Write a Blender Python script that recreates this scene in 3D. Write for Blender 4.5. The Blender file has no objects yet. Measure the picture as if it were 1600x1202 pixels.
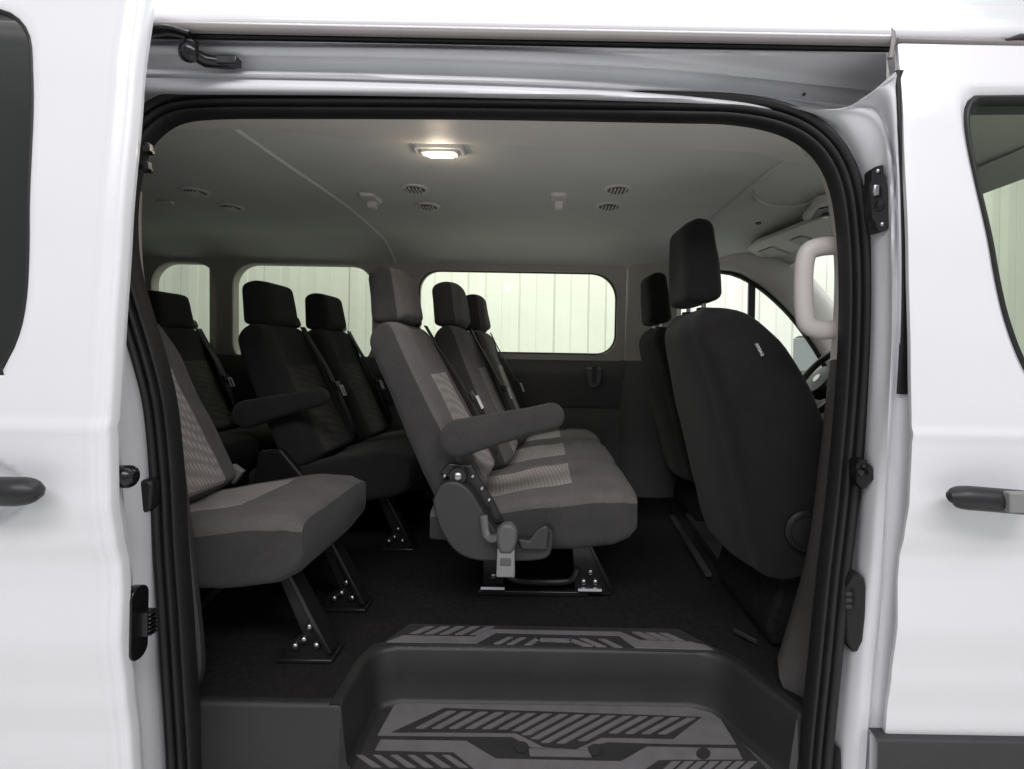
import bpy, bmesh, math, random
from mathutils import Vector, Matrix, noise
random.seed(7)
SC = bpy.context.scene
COL = SC.collection

# ------------------------------------------------------------------ camera, light, exposure
F, VX, VY, CD, CZ, ROLL = 820.0, 850.0, 555.0, 0.93, 0.72, math.radians(1.0)   # pixels are those of the 1600 x 1202 photograph
cam_d = bpy.data.cameras.new('camera'); cam = bpy.data.objects.new('camera', cam_d); COL.objects.link(cam)
cam_d.sensor_fit = 'HORIZONTAL'; cam_d.sensor_width = 36.0; cam_d.lens = F / 1600 * 36
cam_d.shift_x = -(VX - 800) / 1600; cam_d.shift_y = -(601 - VY) / 1600
cam_d.clip_start = 0.02; cam_d.clip_end = 200
cam.matrix_world = Matrix.Translation((0, -CD, CZ)) @ Matrix.Rotation(math.pi/2, 4, 'X') @ Matrix.Rotation(ROLL, 4, 'Z')
SC.camera = cam

W = bpy.data.worlds.new('World'); SC.world = W; W.use_nodes = True
W.node_tree.nodes['Background'].inputs[0].default_value = (0.93, 0.97, 1.0, 1)
W.node_tree.nodes['Background'].inputs[1].default_value = 0.445

def area(name, loc, target, sx, sy, power, col):
    d = bpy.data.lights.new(name, 'AREA'); d.shape = 'RECTANGLE'; d.size = sx; d.size_y = sy; d.energy = power; d.color = col
    o = bpy.data.objects.new(name, d); COL.objects.link(o); o.location = loc
    o.rotation_euler = (Vector(target) - Vector(loc)).to_track_quat('-Z', 'Y').to_euler()
    return o
area('ceiling_lamp_near', (0.3, -2.7, 3.3), (0, 0.0, 0.6), 5.0, 0.9, 128, (1.0, 0.97, 1.0))
area('ceiling_lamp_far', (0.2, 3.1, 3.3), (0.2, 4.4, 0.8), 8.0, 0.8, 172, (0.99, 1.0, 0.97))
area('ceiling_lamp_over_roof', (0.2, 0.6, 3.5), (0.2, 0.4, 1.4), 4.0, 0.8, 115, (0.96, 1.0, 1.0))

SC.view_settings.view_transform = 'Standard'; SC.view_settings.look = 'None'
SC.view_settings.exposure = 0; SC.view_settings.gamma = 1; SC.view_settings.use_curve_mapping = False
SC.cycles.max_bounces = 10; SC.cycles.transparent_max_bounces = 16; SC.cycles.caustics_reflective = False; SC.cycles.caustics_refractive = False
SC.cycles.use_denoising = True; SC.cycles.sample_clamp_indirect = 6

# ------------------------------------------------------------------ placing
def unroll(px, py):
    u, v = px - VX, py - VY
    c, s = math.cos(ROLL), math.sin(ROLL)
    return u*c + v*s, -u*s + v*c
def P(px, py, Y):                       # photo pixel at a depth Y behind the body side
    u, v = unroll(px, py); D = Y + CD
    return Vector((u*D/F, Y, CZ - v*D/F))
def PZ(px, py, z):                      # photo pixel on a level plane
    u, v = unroll(px, py); D = (CZ - z)*F/v
    return Vector((u*D/F, D - CD, z))
def lerp(a, b, t): return a + (b - a)*t
def interp(tab, x):
    if x <= tab[0][0]: return tab[0][1]
    for (x0, y0), (x1, y1) in zip(tab, tab[1:]):
        if x <= x1:
            t = (x - x0)/(x1 - x0); t = t*t*(3 - 2*t)*0.5 + t*0.5
            return y0 + (y1 - y0)*t
    return tab[-1][1]
def spline(pts, n):                     # Catmull-Rom through the points, n samples even in length
    pts = [Vector(p) for p in pts]
    if len(pts) == 2: return [pts[0].lerp(pts[1], i/(n-1)) for i in range(n)]
    q = [pts[0]*2 - pts[1]] + pts + [pts[-1]*2 - pts[-2]]
    fine = []
    for i in range(1, len(q) - 2):
        for k in range(16):
            t = k/16; a, b, c, d = q[i-1], q[i], q[i+1], q[i+2]
            fine.append(0.5*((2*b) + (c - a)*t + (2*a - 5*b + 4*c - d)*t*t + (3*b - a - 3*c + d)*t**3))
    fine.append(pts[-1]); return even(fine, n)
def even(fine, n):
    L = [0.0]
    for a, b in zip(fine, fine[1:]): L.append(L[-1] + (b - a).length)
    out, j = [], 0
    for i in range(n):
        s = L[-1]*i/(n-1)
        while j < len(L) - 2 and L[j+1] < s: j += 1
        seg = L[j+1] - L[j]
        out.append(fine[j].lerp(fine[j+1], 0 if seg < 1e-9 else min(1, (s - L[j])/seg)))
    return out

# ------------------------------------------------------------------ materials
def nmat(name):
    m = bpy.data.materials.new(name); m.use_nodes = True
    nt = m.node_tree; return m, nt, nt.nodes['Principled BSDF']
def simple(name, col, rough=0.5, metal=0.0, coat=0.0, spec=0.5, bump=0.0, scale=200.0, vary=0.0, vscale=6.0):
    m, nt, b = nmat(name)
    b.inputs['Base Color'].default_value = (*col, 1); b.inputs['Roughness'].default_value = rough
    b.inputs['Metallic'].default_value = metal; b.inputs['Coat Weight'].default_value = coat; b.inputs['Coat Roughness'].default_value = 0.08
    b.inputs['Specular IOR Level'].default_value = spec
    tc = nt.nodes.new('ShaderNodeTexCoord')
    if bump:
        n = nt.nodes.new('ShaderNodeTexNoise'); n.inputs['Scale'].default_value = scale; n.inputs['Detail'].default_value = 4
        bp = nt.nodes.new('ShaderNodeBump'); bp.inputs['Strength'].default_value = bump; bp.inputs['Distance'].default_value = 0.002
        nt.links.new(tc.outputs['Object'], n.inputs['Vector']); nt.links.new(n.outputs['Fac'], bp.inputs['Height'])
        nt.links.new(bp.outputs['Normal'], b.inputs['Normal'])
    if vary:
        n2 = nt.nodes.new('ShaderNodeTexNoise'); n2.inputs['Scale'].default_value = vscale; n2.inputs['Detail'].default_value = 6
        r = nt.nodes.new('ShaderNodeMapRange'); r.inputs['To Min'].default_value = 1 - vary; r.inputs['To Max'].default_value = 1 + vary
        r.inputs['From Min'].default_value = 0.3; r.inputs['From Max'].default_value = 0.7
        mx = nt.nodes.new('ShaderNodeVectorMath'); mx.operation = 'SCALE'; mx.inputs[0].default_value = col
        nt.links.new(tc.outputs['Object'], n2.inputs['Vector']); nt.links.new(n2.outputs['Fac'], r.inputs['Value'])
        nt.links.new(r.outputs['Result'], mx.inputs['Scale']); nt.links.new(mx.outputs['Vector'], b.inputs['Base Color'])
        r2 = nt.nodes.new('ShaderNodeMapRange'); r2.inputs['To Min'].default_value = rough - .06; r2.inputs['To Max'].default_value = rough + .06
        nt.links.new(n2.outputs['Fac'], r2.inputs['Value']); nt.links.new(r2.outputs['Result'], b.inputs['Roughness'])
    return m
def fabric(name, col, rib=0.0, rib_scale=60.0, weave=420.0, contrast=0.25):
    m, nt, b = nmat(name); N = nt.nodes.new; L = nt.links.new
    tc = N('ShaderNodeTexCoord')
    n = N('ShaderNodeTexNoise'); n.inputs['Scale'].default_value = weave; n.inputs['Detail'].default_value = 3
    big = N('ShaderNodeTexNoise'); big.inputs['Scale'].default_value = 14; big.inputs['Detail'].default_value = 5
    L(tc.outputs['Object'], n.inputs['Vector']); L(tc.outputs['Object'], big.inputs['Vector'])
    add = N('ShaderNodeMath'); add.operation = 'ADD'; L(n.outputs['Fac'], add.inputs[0])
    sc = N('ShaderNodeMath'); sc.operation = 'MULTIPLY'; sc.inputs[1].default_value = 0.5; L(big.outputs['Fac'], sc.inputs[0]); L(sc.outputs[0], add.inputs[1])
    height = add.outputs[0]
    if rib:                              # short stitched ribs: two crossed waves
        w = N('ShaderNodeTexWave'); w.wave_type = 'BANDS'; w.bands_direction = 'DIAGONAL'; w.inputs['Scale'].default_value = rib_scale; w.inputs['Distortion'].default_value = 1.2
        w2 = N('ShaderNodeTexWave'); w2.bands_direction = 'Y'; w2.inputs['Scale'].default_value = rib_scale*0.55; w2.inputs['Distortion'].default_value = 2.0
        mp = N('ShaderNodeMapping'); mp.inputs['Scale'].default_value = (1, .10, 1); L(tc.outputs['Object'], mp.inputs['Vector'])
        L(mp.outputs['Vector'], w.inputs['Vector']); L(tc.outputs['Object'], w2.inputs['Vector'])
        mul = N('ShaderNodeMath'); mul.operation = 'MULTIPLY'; L(w.outputs['Fac'], mul.inputs[0]); L(w2.outputs['Fac'], mul.inputs[1])
        ms = N('ShaderNodeMath'); ms.operation = 'MULTIPLY_ADD'; ms.inputs[1].default_value = rib; L(mul.outputs[0], ms.inputs[0]); L(height, ms.inputs[2])
        height = ms.outputs[0]
    r = N('ShaderNodeMapRange'); r.inputs['From Min'].default_value = 0.4; r.inputs['From Max'].default_value = 1.15 + rib*0.8
    r.inputs['To Min'].default_value = 1 - contrast; r.inputs['To Max'].default_value = 1 + contrast
    L(height, r.inputs['Value'])
    mx = N('ShaderNodeVectorMath'); mx.operation = 'SCALE'; mx.inputs[0].default_value = col; L(r.outputs['Result'], mx.inputs['Scale'])
    L(mx.outputs['Vector'], b.inputs['Base Color'])
    bp = N('ShaderNodeBump'); bp.inputs['Strength'].default_value = 0.6; bp.inputs['Distance'].default_value = 0.003
    L(height, bp.inputs['Height']); L(bp.outputs['Normal'], b.inputs['Normal'])
    b.inputs['Roughness'].default_value = 0.95; b.inputs['Specular IOR Level'].default_value = 0.15
    b.inputs['Sheen Weight'].default_value = 0.10; b.inputs['Sheen Roughness'].default_value = 0.5
    return m
def glass(name, tint, gloss=1.0):
    m = bpy.data.materials.new(name); m.use_nodes = True; nt = m.node_tree; nt.nodes.clear(); N = nt.nodes.new; L = nt.links.new
    o = N('ShaderNodeOutputMaterial'); t = N('ShaderNodeBsdfTransparent'); t.inputs[0].default_value = (*tint, 1)
    g = N('ShaderNodeBsdfGlossy'); g.inputs['Roughness'].default_value = 0.02
    fr = N('ShaderNodeLayerWeight'); pw = N('ShaderNodeMath'); pw.operation = 'POWER'; pw.inputs[1].default_value = 5; L(fr.outputs['Facing'], pw.inputs[0])
    ml = N('ShaderNodeMath'); ml.operation = 'MULTIPLY_ADD'; ml.inputs[1].default_value = 0.9*gloss; ml.inputs[2].default_value = 0.045*gloss; L(pw.outputs[0], ml.inputs[0])
    mx = N('ShaderNodeMixShader'); L(ml.outputs[0], mx.inputs[0]); L(t.outputs[0], mx.inputs[1]); L(g.outputs[0], mx.inputs[2]); L(mx.outputs[0], o.inputs[0])
    return m
def emit(name, col, s):
    m, nt, b = nmat(name); b.inputs['Emission Color'].default_value = (*col, 1); b.inputs['Emission Strength'].default_value = s
    b.inputs['Base Color'].default_value = (*col, 1); return m

M = dict(
    paint=simple('white_paint', (0.82, 0.81, 0.83), 0.32, coat=0.7, vary=0.012, vscale=3),
    jamb=simple('jamb_paint', (0.74, 0.735, 0.76), 0.38, coat=0.15, vary=0.02, vscale=8),
    rubber=simple('seal_rubber', (0.011, 0.0105, 0.011), 0.5, bump=0.2, scale=400, vary=0.15, vscale=30),
    black=simple('black_plastic', (0.016, 0.016, 0.017), 0.42, bump=0.15, scale=500),
    cladding=simple('dark_grey_plastic', (0.036, 0.035, 0.036), 0.5, bump=0.3, scale=700, vary=0.06, vscale=20),
    gloss_black=simple('gloss_black', (0.008, 0.008, 0.009), 0.22),
    step=simple('step_plastic', (0.025, 0.024, 0.024), 0.38, bump=0.45, scale=650, vary=0.12, vscale=9),
    mat_dark=simple('mat_dark_rubber', (0.034, 0.032, 0.033), 0.6, bump=0.3, scale=500, vary=0.1, vscale=20),
    mat_light=simple('mat_grey_rubber', (0.175, 0.168, 0.172), 0.55, bump=0.6, scale=500, vary=0.10, vscale=30),
    carpet=simple('carpet', (0.0185, 0.0170, 0.0180), 0.98, spec=0.1, bump=1.0, scale=300, vary=0.3, vscale=70),
    headliner=simple('headliner', (0.72, 0.714, 0.685), 0.95, spec=0.1, bump=0.2, scale=500, vary=0.03, vscale=5),
    trim=simple('light_trim', (0.76, 0.715, 0.68), 0.6, bump=0.1, scale=600, vary=0.03, vscale=8),
    ftrim=simple('window_trim', (0.50, 0.475, 0.43), 0.65, bump=0.1, scale=600, vary=0.04, vscale=8),
    pale=simple('pale_trim', (0.52, 0.48, 0.455), 0.5, bump=0.1, scale=600, vary=0.03),
    dtrim=simple('dark_trim', (0.125, 0.121, 0.121), 0.6, bump=0.2, scale=500, vary=0.06),
    taupe=simple('taupe_trim', (0.075, 0.069, 0.066), 0.6, bump=0.2, scale=500, vary=0.06),
    side=fabric('side_fabric', (0.053, 0.051, 0.049), contrast=0.38),
    top=fabric('bolster_fabric', (0.122, 0.112, 0.109), contrast=0.38),
    insert=fabric('insert_fabric', (0.38, 0.345, 0.332), rib=0.9, rib_scale=46, contrast=0.45),
    shaded_side=fabric('shaded_side_fabric', (0.030, 0.029, 0.029), contrast=0.4),  # copy of the side cloth, darkened to paint in shade deep inside
    shaded_insert=fabric('shaded_insert_fabric', (0.070, 0.063, 0.059), rib=0.9, rib_scale=46, contrast=0.45),  # insert cloth copy, the rear benches' shade put into its colour
    dark=fabric('dark_fabric', (0.0135, 0.0125, 0.012), contrast=0.4),
    metal=simple('metal', (0.45, 0.45, 0.46), 0.3, metal=1.0),
    dmetal=simple('black_metal', (0.014, 0.014, 0.015), 0.32, coat=0.2),
    belt=simple('belt_webbing', (0.03, 0.03, 0.032), 0.7, bump=0.3, scale=900),
    buckle=simple('grey_plastic', (0.24, 0.235, 0.23), 0.5),
    bucktop=simple('dark_buckle_plastic', (0.10, 0.10, 0.10), 0.5),
    white=simple('white_plastic', (0.75, 0.74, 0.72), 0.4),
    clear=glass('clear_glass', (0.90, 0.94, 0.90)),
    tint=glass('green_tinted_glass', (0.76, 0.81, 0.71)),
    privacy=glass('grey_tinted_glass', (0.48, 0.52, 0.45)),
    night=glass('dark_tinted_glass', (0.09, 0.09, 0.085), 1.6),
    lamp=emit('lamp_lens', (1.0, 0.86, 0.70), 60.0),
    reading=simple('reading_lens', (0.75, 0.75, 0.7), 0.3),
    wall=simple('wall_steel', (0.78, 0.78, 0.72), 0.45, vary=0.03, vscale=2),
    concrete=simple('concrete', (0.66, 0.66, 0.645), 0.5, bump=0.2, scale=60, vary=0.1, vscale=2),
    gutter=simple('gutter_shaded_brown', (0.22, 0.198, 0.195), 0.45, vary=0.06, vscale=10),  # brownish grey, darkened to stand in for shadow on the gutter
    mirror=simple('mirror_glass', (0.75, 0.78, 0.75), 0.05, metal=1.0),
    paper=simple('visor_label', (0.55, 0.55, 0.52), 0.7, vary=0.3, vscale=120),
)

# ------------------------------------------------------------------ objects
def root_origin(o):
    while o.parent: o = o.parent
    return Vector(o.location)
def thing(name, label, cat, loc, group=None):
    o = bpy.data.objects.new(name, None); COL.objects.link(o); o.location = loc; o.empty_display_size = 0.1
    o['label'] = label; o['category'] = cat
    if group: o['group'] = group
    return o
def mesh(name, verts, faces, mats, parent=None, smooth=True, idx=None, bevel=0, seg=3, solid=0, offset=-1, auto=35, label=None, weld=False):
    org = root_origin(parent) if parent else Vector((0, 0, 0))
    me = bpy.data.meshes.new(name); me.from_pydata([Vector(v) - org for v in verts], [], faces)
    if not isinstance(mats, (list, tuple)): mats = [mats]
    for m in mats: me.materials.append(M[m] if isinstance(m, str) else m)
    if idx:
        for p, i in zip(me.polygons, idx): p.material_index = i
    bm = bmesh.new(); bm.from_mesh(me)
    if weld: bmesh.ops.remove_doubles(bm, verts=bm.verts, dist=1e-5)
    bmesh.ops.recalc_face_normals(bm, faces=bm.faces)
    if smooth:
        for f in bm.faces: f.smooth = True
        for e in bm.edges:
            if len(e.link_faces) == 2 and e.calc_face_angle(0) > math.radians(auto): e.smooth = False
    bm.to_mesh(me); bm.free(); me.update()
    o = bpy.data.objects.new(name, me); COL.objects.link(o)
    if parent: o.parent = parent
    if solid:
        s = o.modifiers.new('thickness', 'SOLIDIFY'); s.thickness = solid; s.offset = offset
    if bevel:
        b = o.modifiers.new('edge', 'BEVEL'); b.width = bevel; b.segments = seg; b.limit_method = 'ANGLE'; b.angle_limit = math.radians(40)
        for p in me.polygons: p.use_smooth = True
        b.harden_normals = False
    if label: o['label'] = label
    return o
def grid(rows, closed=False):
    n = len(rows[0]); v = [p for r in rows for p in r]; f = []
    for i in range(len(rows) - 1):
        for j in range(n if closed else n - 1):
            k = (j + 1) % n
            f.append((i*n + j, i*n + k, (i+1)*n + k, (i+1)*n + j))
    return v, f
def loft(name, lines, mat, parent, n=40, sub=1, **kw):      # surface through 3-D lines, each resampled
    rows = [spline(l, n) for l in lines]
    if sub > 1:
        cols = [spline([r[j] for r in rows], sub*(len(rows) - 1) + 1) for j in range(n)]
        rows = [[c[i] for c in cols] for i in range(len(cols[0]))]
    v, f = grid(rows); return mesh(name, v, f, mat, parent, **kw)
def boxdata(c, s, rot=None):
    v = [Vector((x*s[0]/2, y*s[1]/2, z*s[2]/2)) for x in (-1, 1) for y in (-1, 1) for z in (-1, 1)]
    if rot: v = [rot @ p for p in v]
    v = [p + Vector(c) for p in v]
    return v, [(0,1,3,2),(4,6,7,5),(0,4,5,1),(2,3,7,6),(0,2,6,4),(1,5,7,3)]
def box(name, c, s, mat, parent, bevel=0.004, rot=None, **kw):
    v, f = boxdata(c, s, rot); return mesh(name, v, f, mat, parent, bevel=bevel, **kw)
class MB:
    def __init__(s): s.v = []; s.f = []; s.i = []
    def add(s, vf, mi=0):
        v, f = vf; k = len(s.v); s.v += list(v); s.f += [tuple(a + k for a in q) for q in f]; s.i += [mi]*len(f); return s
    def build(s, name, mat, parent, **kw): return mesh(name, s.v, s.f, mat, parent, idx=s.i, **kw)
def tubedata(pts, r, n=10, sm=None, flat=1.0):
    pts = [Vector(p) for p in pts]
    if sm: pts = spline(pts, sm)
    m_ = len(pts); rad = [r]*m_
    if isinstance(r, (list, tuple)):
        rad = []
        for i in range(m_):
            q = i/(m_ - 1)*(len(r) - 1); j = min(int(q), len(r) - 2); rad.append(lerp(r[j], r[j+1], q - j))
    rings = []; up = None
    for i, p in enumerate(pts):
        t = (pts[min(i+1, len(pts)-1)] - pts[max(i-1, 0)]).normalized()
        if up is None: up = Vector((0, 0, 1)) if abs(t.z) < 0.9 else Vector((0, 1, 0))
        a = t.cross(up).normalized(); up = a.cross(t).normalized()
        rr = rad[i]
        rings.append([p + (a*math.cos(2*math.pi*k/n) + up*math.sin(2*math.pi*k/n)*flat)*rr for k in range(n)])
    v, f = grid(rings, True); m = len(rings)
    f.append(tuple(reversed(range(n)))); f.append(tuple(range((m-1)*n, m*n)))
    return v, f
def tube(name, pts, r, mat, parent, **kw):
    k2 = {k: kw.pop(k) for k in ('n', 'sm', 'flat') if k in kw}
    v, f = tubedata(pts, r, **k2); return mesh(name, v, f, mat, parent, **kw)
def prismdata(poly, y0, y1):             # (x, z) outline pushed along y
    n = len(poly); v = [Vector((x, y0, z)) for x, z in poly] + [Vector((x, y1, z)) for x, z in poly]
    f = [tuple(range(n)), tuple(reversed(range(n, 2*n)))] + [(i, n + i, n + (i+1) % n, (i+1) % n) for i in range(n)]
    return v, f
def prism(name, poly, y0, y1, mat, parent, bevel=0.006, **kw):
    v, f = prismdata(poly, y0, y1); return mesh(name, v, f, mat, parent, bevel=bevel, **kw)
def slabdata(pts, z0, z1):               # (x, y) outline pushed along z
    n = len(pts); v = [Vector((p[0], p[1], z0)) for p in pts] + [Vector((p[0], p[1], z1)) for p in pts]
    f = [tuple(reversed(range(n))), tuple(range(n, 2*n))] + [(i, (i+1) % n, n + (i+1) % n, n + i) for i in range(n)]
    return v, f
def discdata(c, axis, r, h, n=16, dome=0.0):
    axis = Vector(axis).normalized(); a = axis.orthogonal().normalized(); b = axis.cross(a); c = Vector(c); rings = []
    for rr, hh in ((r, 0), (r, h*0.75), (r*0.86, h), (r*0.45, h + dome)):
        rings.append([c + axis*hh + (a*math.cos(2*math.pi*k/n) + b*math.sin(2*math.pi*k/n))*rr for k in range(n)])
    v, f = grid(rings, True); f.append(tuple(reversed(range(n)))); f.append(tuple(range(3*n, 4*n))); return v, f
def rrect(x0, x1, z0, z1, r, n=10):      # rounded rectangle outline, (x, z)
    if not isinstance(r, (list, tuple)): r = [r]*4
    out = []
    for (cx, cz, a, rr) in ((x1 - r[0], z1 - r[0], 0, r[0]), (x0 + r[1], z1 - r[1], 90, r[1]), (x0 + r[2], z0 + r[2], 180, r[2]), (x1 - r[3], z0 + r[3], 270, r[3])):
        for k in range(n + 1):
            t = math.radians(a + 90*k/n); out.append((cx + rr*math.cos(t), cz + rr*math.sin(t)))
    return out
def dense(poly, m):                      # closed outline resampled to m points
    p = [Vector((a, b, 0)) for a, b in poly]; p.append(p[0]); q = even(p, m + 1)[:-1]
    return [(a.x, a.y) for a in q]
def ray_rect(c, d, x0, x1, z0, z1):
    t = 1e9
    if abs(d[0]) > 1e-9: t = min(t, ((x1 if d[0] > 0 else x0) - c[0])/d[0])
    if abs(d[1]) > 1e-9: t = min(t, ((z1 if d[1] > 0 else z0) - c[1])/d[1])
    return (c[0] + d[0]*t, c[1] + d[1]*t)
def holed(name, rect, hole, yf, mat, parent, lip=(), K=8, solid=0.0, m=96, offset=-1, **kw):
    """sheet x0..x1 by z0..z1 bent along y = yf(x, z), with a window hole; lip = (grow, depth) steps at the hole's edge"""
    x0, x1, z0, z1 = rect; hole = dense(hole, m)
    c = (sum(p[0] for p in hole)/m, sum(p[1] for p in hole)/m)
    corners = [math.atan2(z - c[1], x - c[0]) for x in (x0, x1) for z in (z0, z1)]
    outer = []
    for p in hole: outer.append(ray_rect(c, (p[0] - c[0], p[1] - c[1]), x0, x1, z0, z1))
    for a, (x, z) in zip(corners, [(x, z) for x in (x0, x1) for z in (z0, z1)]):
        j = min(range(m), key=lambda k: abs(math.remainder(math.atan2(hole[k][1] - c[1], hole[k][0] - c[0]) - a, 2*math.pi)))
        outer[j] = (x, z)
    rows = []
    for g, dep in reversed(lip):
        rows.append([Vector((c[0] + (p[0]-c[0])*(1+g), yf(c[0] + (p[0]-c[0])*(1+g), c[1] + (p[1]-c[1])*(1+g)) + dep, c[1] + (p[1]-c[1])*(1+g))) for p in hole])
    g0 = (lip[0][0] + 0.012) if lip else 0
    for k in range(K + 1):
        t = k/K; row = []
        for p, q in zip(hole, outer):
            h = (c[0] + (p[0]-c[0])*(1+g0), c[1] + (p[1]-c[1])*(1+g0))
            x, z = lerp(h[0], q[0], t), lerp(h[1], q[1], t); row.append(Vector((x, yf(x, z), z)))
        rows.append(row)
    v, f = grid(rows, True); return mesh(name, v, f, mat, parent, solid=solid, offset=offset, **kw)
def pane(name, hole, yf, mat, parent, dep=0.0, grow=0.0, m=64):
    hole = dense(hole, m); c = (sum(p[0] for p in hole)/m, sum(p[1] for p in hole)/m); rows = []
    for k in range(1, 7):
        rows.append([Vector((c[0] + (p[0]-c[0])*(1+grow)*k/6, yf(c[0] + (p[0]-c[0])*k/6, c[1] + (p[1]-c[1])*k/6) + dep, c[1] + (p[1]-c[1])*(1+grow)*k/6)) for p in hole])
    v, f = grid(rows, True); f.append(tuple(range(m))); return mesh(name, v, f, mat, parent)
def sweep(path, prof, inward, mat, name, parent, **kw):
    """path: world points in the opening; prof: (out, y) offsets, out = away from the opening centre"""
    rows = []
    for i, p in enumerate(path):
        t = (path[min(i+1, len(path)-1)] - path[max(i-1, 0)]); t.y = 0; t.normalize()
        o = Vector((t.z, 0, -t.x))*inward
        rows.append([p + o*a + Vector((0, b, 0)) for a, b in prof])
    v, f = grid(rows); return mesh(name, v, f, mat, parent, **kw)

# ------------------------------------------------------------------ surroundings
g = mesh('ground', [(-14, -12, -.70), (14, -12, -.70), (14, 14, -.70), (-14, 14, -.70)], [(0, 1, 2, 3)], 'concrete'); g['kind'] = 'structure'
xs = []; x = -9.0; k = 0
while x < 12:
    d = random.uniform(0, .016); e = random.uniform(.006, .020); wd = random.uniform(.172, .186)
    xs += [(x, d), (x + wd*.45, d + random.uniform(-.004, .010)), (x + wd - .02, d + .004), (x + wd - .016, d - e), (x + wd - .006, d - e)]; x += wd; k += 1
wall = mesh('corrugated_wall', *grid([[Vector((x, 4.6 - d, z)) for x, d in xs] for z in (-.70, 4.3)]), 'wall', smooth=False, solid=.02, offset=1)
wall['label'] = 'pale corrugated metal wall seen through the van windows'; wall['category'] = 'wall'

# ------------------------------------------------------------------ the van
van = thing('passenger_van', 'white passenger van with its sliding side door open', 'van', (0, 0.95, -0.70))
SKIN = [(-.40, .075), (-.20, .068), (-.03, .06), (.06, .052), (.14, .04), (.24, .026), (.32, .028), (.36, .025), (.41, .012), (.47, .001), (.575, -.003), (.592, -.006), (.605, -.001), (.72, .004), (.92, .015), (1.17, .035), (1.36, .058)]
def skin(z): return interp(SKIN, z)

def dent(x, z, cx, cz, rx, rz, d):
    q = ((x - cx)/rx)**2 + ((z - cz)/rz)**2
    return d*(1 - q)**.55 if q < 1 else 0.0
# sliding door, pushed back along the outside of the body
DO = -0.10; XE = -0.700
def dskin(x, z): return skin(z) + DO
zs = [lerp(-.45, .64, i/114) for i in range(115)]
EDGE = [(-.0, .003), (.004, .006), (.007, .005), (.012, .006), (.015, .012), (.015, .026), (-.006, .034), (-.008, .060), (-.05, .066)]   # rolled front edge
def door_rows(zlist, xa):
    R = []
    for z in zlist:
        y = dskin(0, z)
        R.append([Vector((lerp(xa, -1.05, k/4), y, z)) for k in range(4)] + [Vector((lerp(-1.05, XE - .022, k/60), y + dent(lerp(-1.05, XE - .022, k/60), z, -.925, .487, .108, .054, .028), z)) for k in range(61)] + [Vector((XE - .012, y - .0015, z)), Vector((XE - .006, y, z))] + [Vector((XE + a - .004, y + b, z)) for a, b in EDGE])
    return R
sd = mesh('sliding_door', *grid(door_rows(zs, -2.05)), 'paint', van, auto=60)
top_z = [lerp(.64, 1.375, i/60) for i in range(61)]
hole = [P(x, y, lerp(-.092, -.055, (570 - y)/560)) for x, y in ((-30, 8), (4, 14), (30, 34), (45, 66), (50, 130), (50, 250), (47, 400), (43, 470), (31, 525), (3, 572), (-45, 586), (-700, 582), (-760, 500), (-790, 100), (-740, 5))]
hole = [(p.x, p.y) for p in spline([Vector((p.x, p.z, 0)) for p in hole + hole[:1]], 120)][:-1]
mesh('door_edge', *grid([r[60:] for r in door_rows(top_z, -2.05)]), 'paint', sd, auto=60)
xr = door_rows([.9], -2.05)[0][60].x
holed('upper_panel', (-2.05, xr, .64, 1.375), hole, dskin, 'paint', sd, lip=[(.006, .003), (.0, .010)], K=10, m=140)
wp_ = pane('window', hole, dskin, 'night', sd, dep=.011, grow=.0)
tube('window_gasket', [Vector((x, dskin(x, z) + .008, z)) for x, z in hole + hole[:1]], .0055, 'rubber', sd, n=8)
v, f = grid([[Vector((x, dskin(0, z) + .075, z)) for z in (-.4, 0, .3, .6)] for x in (-2.05, XE - .03)]); mesh('inner_panel', v, f, 'jamb', sd)
# its handle
hm = MB(); c = P(-20, 768, -.13)
hp = [P(-140, 766, -.135), P(0, 768, -.137), P(45, 768, -.134), P(70, 768, -.125)]
tube('handle', hp, [.022]*24 + [.0218, .0208, .0188, .0150, .006], 'black', sd, n=16, sm=57, flat=1.0)
# bumper and latch on the door's front edge
mesh('bump_stop', *discdata(P(198, 745, DO + .045) - Vector((.012, 0, 0)), (1, 0, 0), .019, .022, 18, .006), 'gloss_black', sd)
lb = MB(); lp = P(219, 972, DO + .072)
lb.add(prismdata(rrect(-.035, .03, -.052, .062, .028), 0, 1)); 
lb = MB(); Lz = lp.z
ov = [(0, a, b) for a, b in rrect(-.020, .020, -.064, .062, .019)]
vv = [Vector((lp.x - .016 + h, lp.y + a, Lz + b)) for h in (0, .016) for _, a, b in ov]; n_ = len(ov)
lb.add((vv, [tuple(reversed(range(n_))), tuple(range(n_, 2*n_))] + [(i, (i+1) % n_, n_ + (i+1) % n_, n_ + i) for i in range(n_)]))
lb.add(boxdata((lp.x + .006, lp.y + .004, Lz - .002), (.022, .022, .040)))
for k in range(6): lb.add(boxdata((lp.x + .019, lp.y + .004, Lz - .020 + k*.007), (.006, .02, .0035)))
lb.build('door_latch', 'gloss_black', sd, bevel=.002)
for px, py in ((232, 236), (230, 264)):
    q = P(px, py, .0); mb = MB(); mb.add(boxdata(q + Vector((-.012, 0, 0)), (.034, .02, .010))); mb.add(boxdata(q + Vector((.004, -.004, .004)), (.008, .012, .016)))
    mb.build('wedge', 'gloss_black', sd, bevel=.002)

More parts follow.
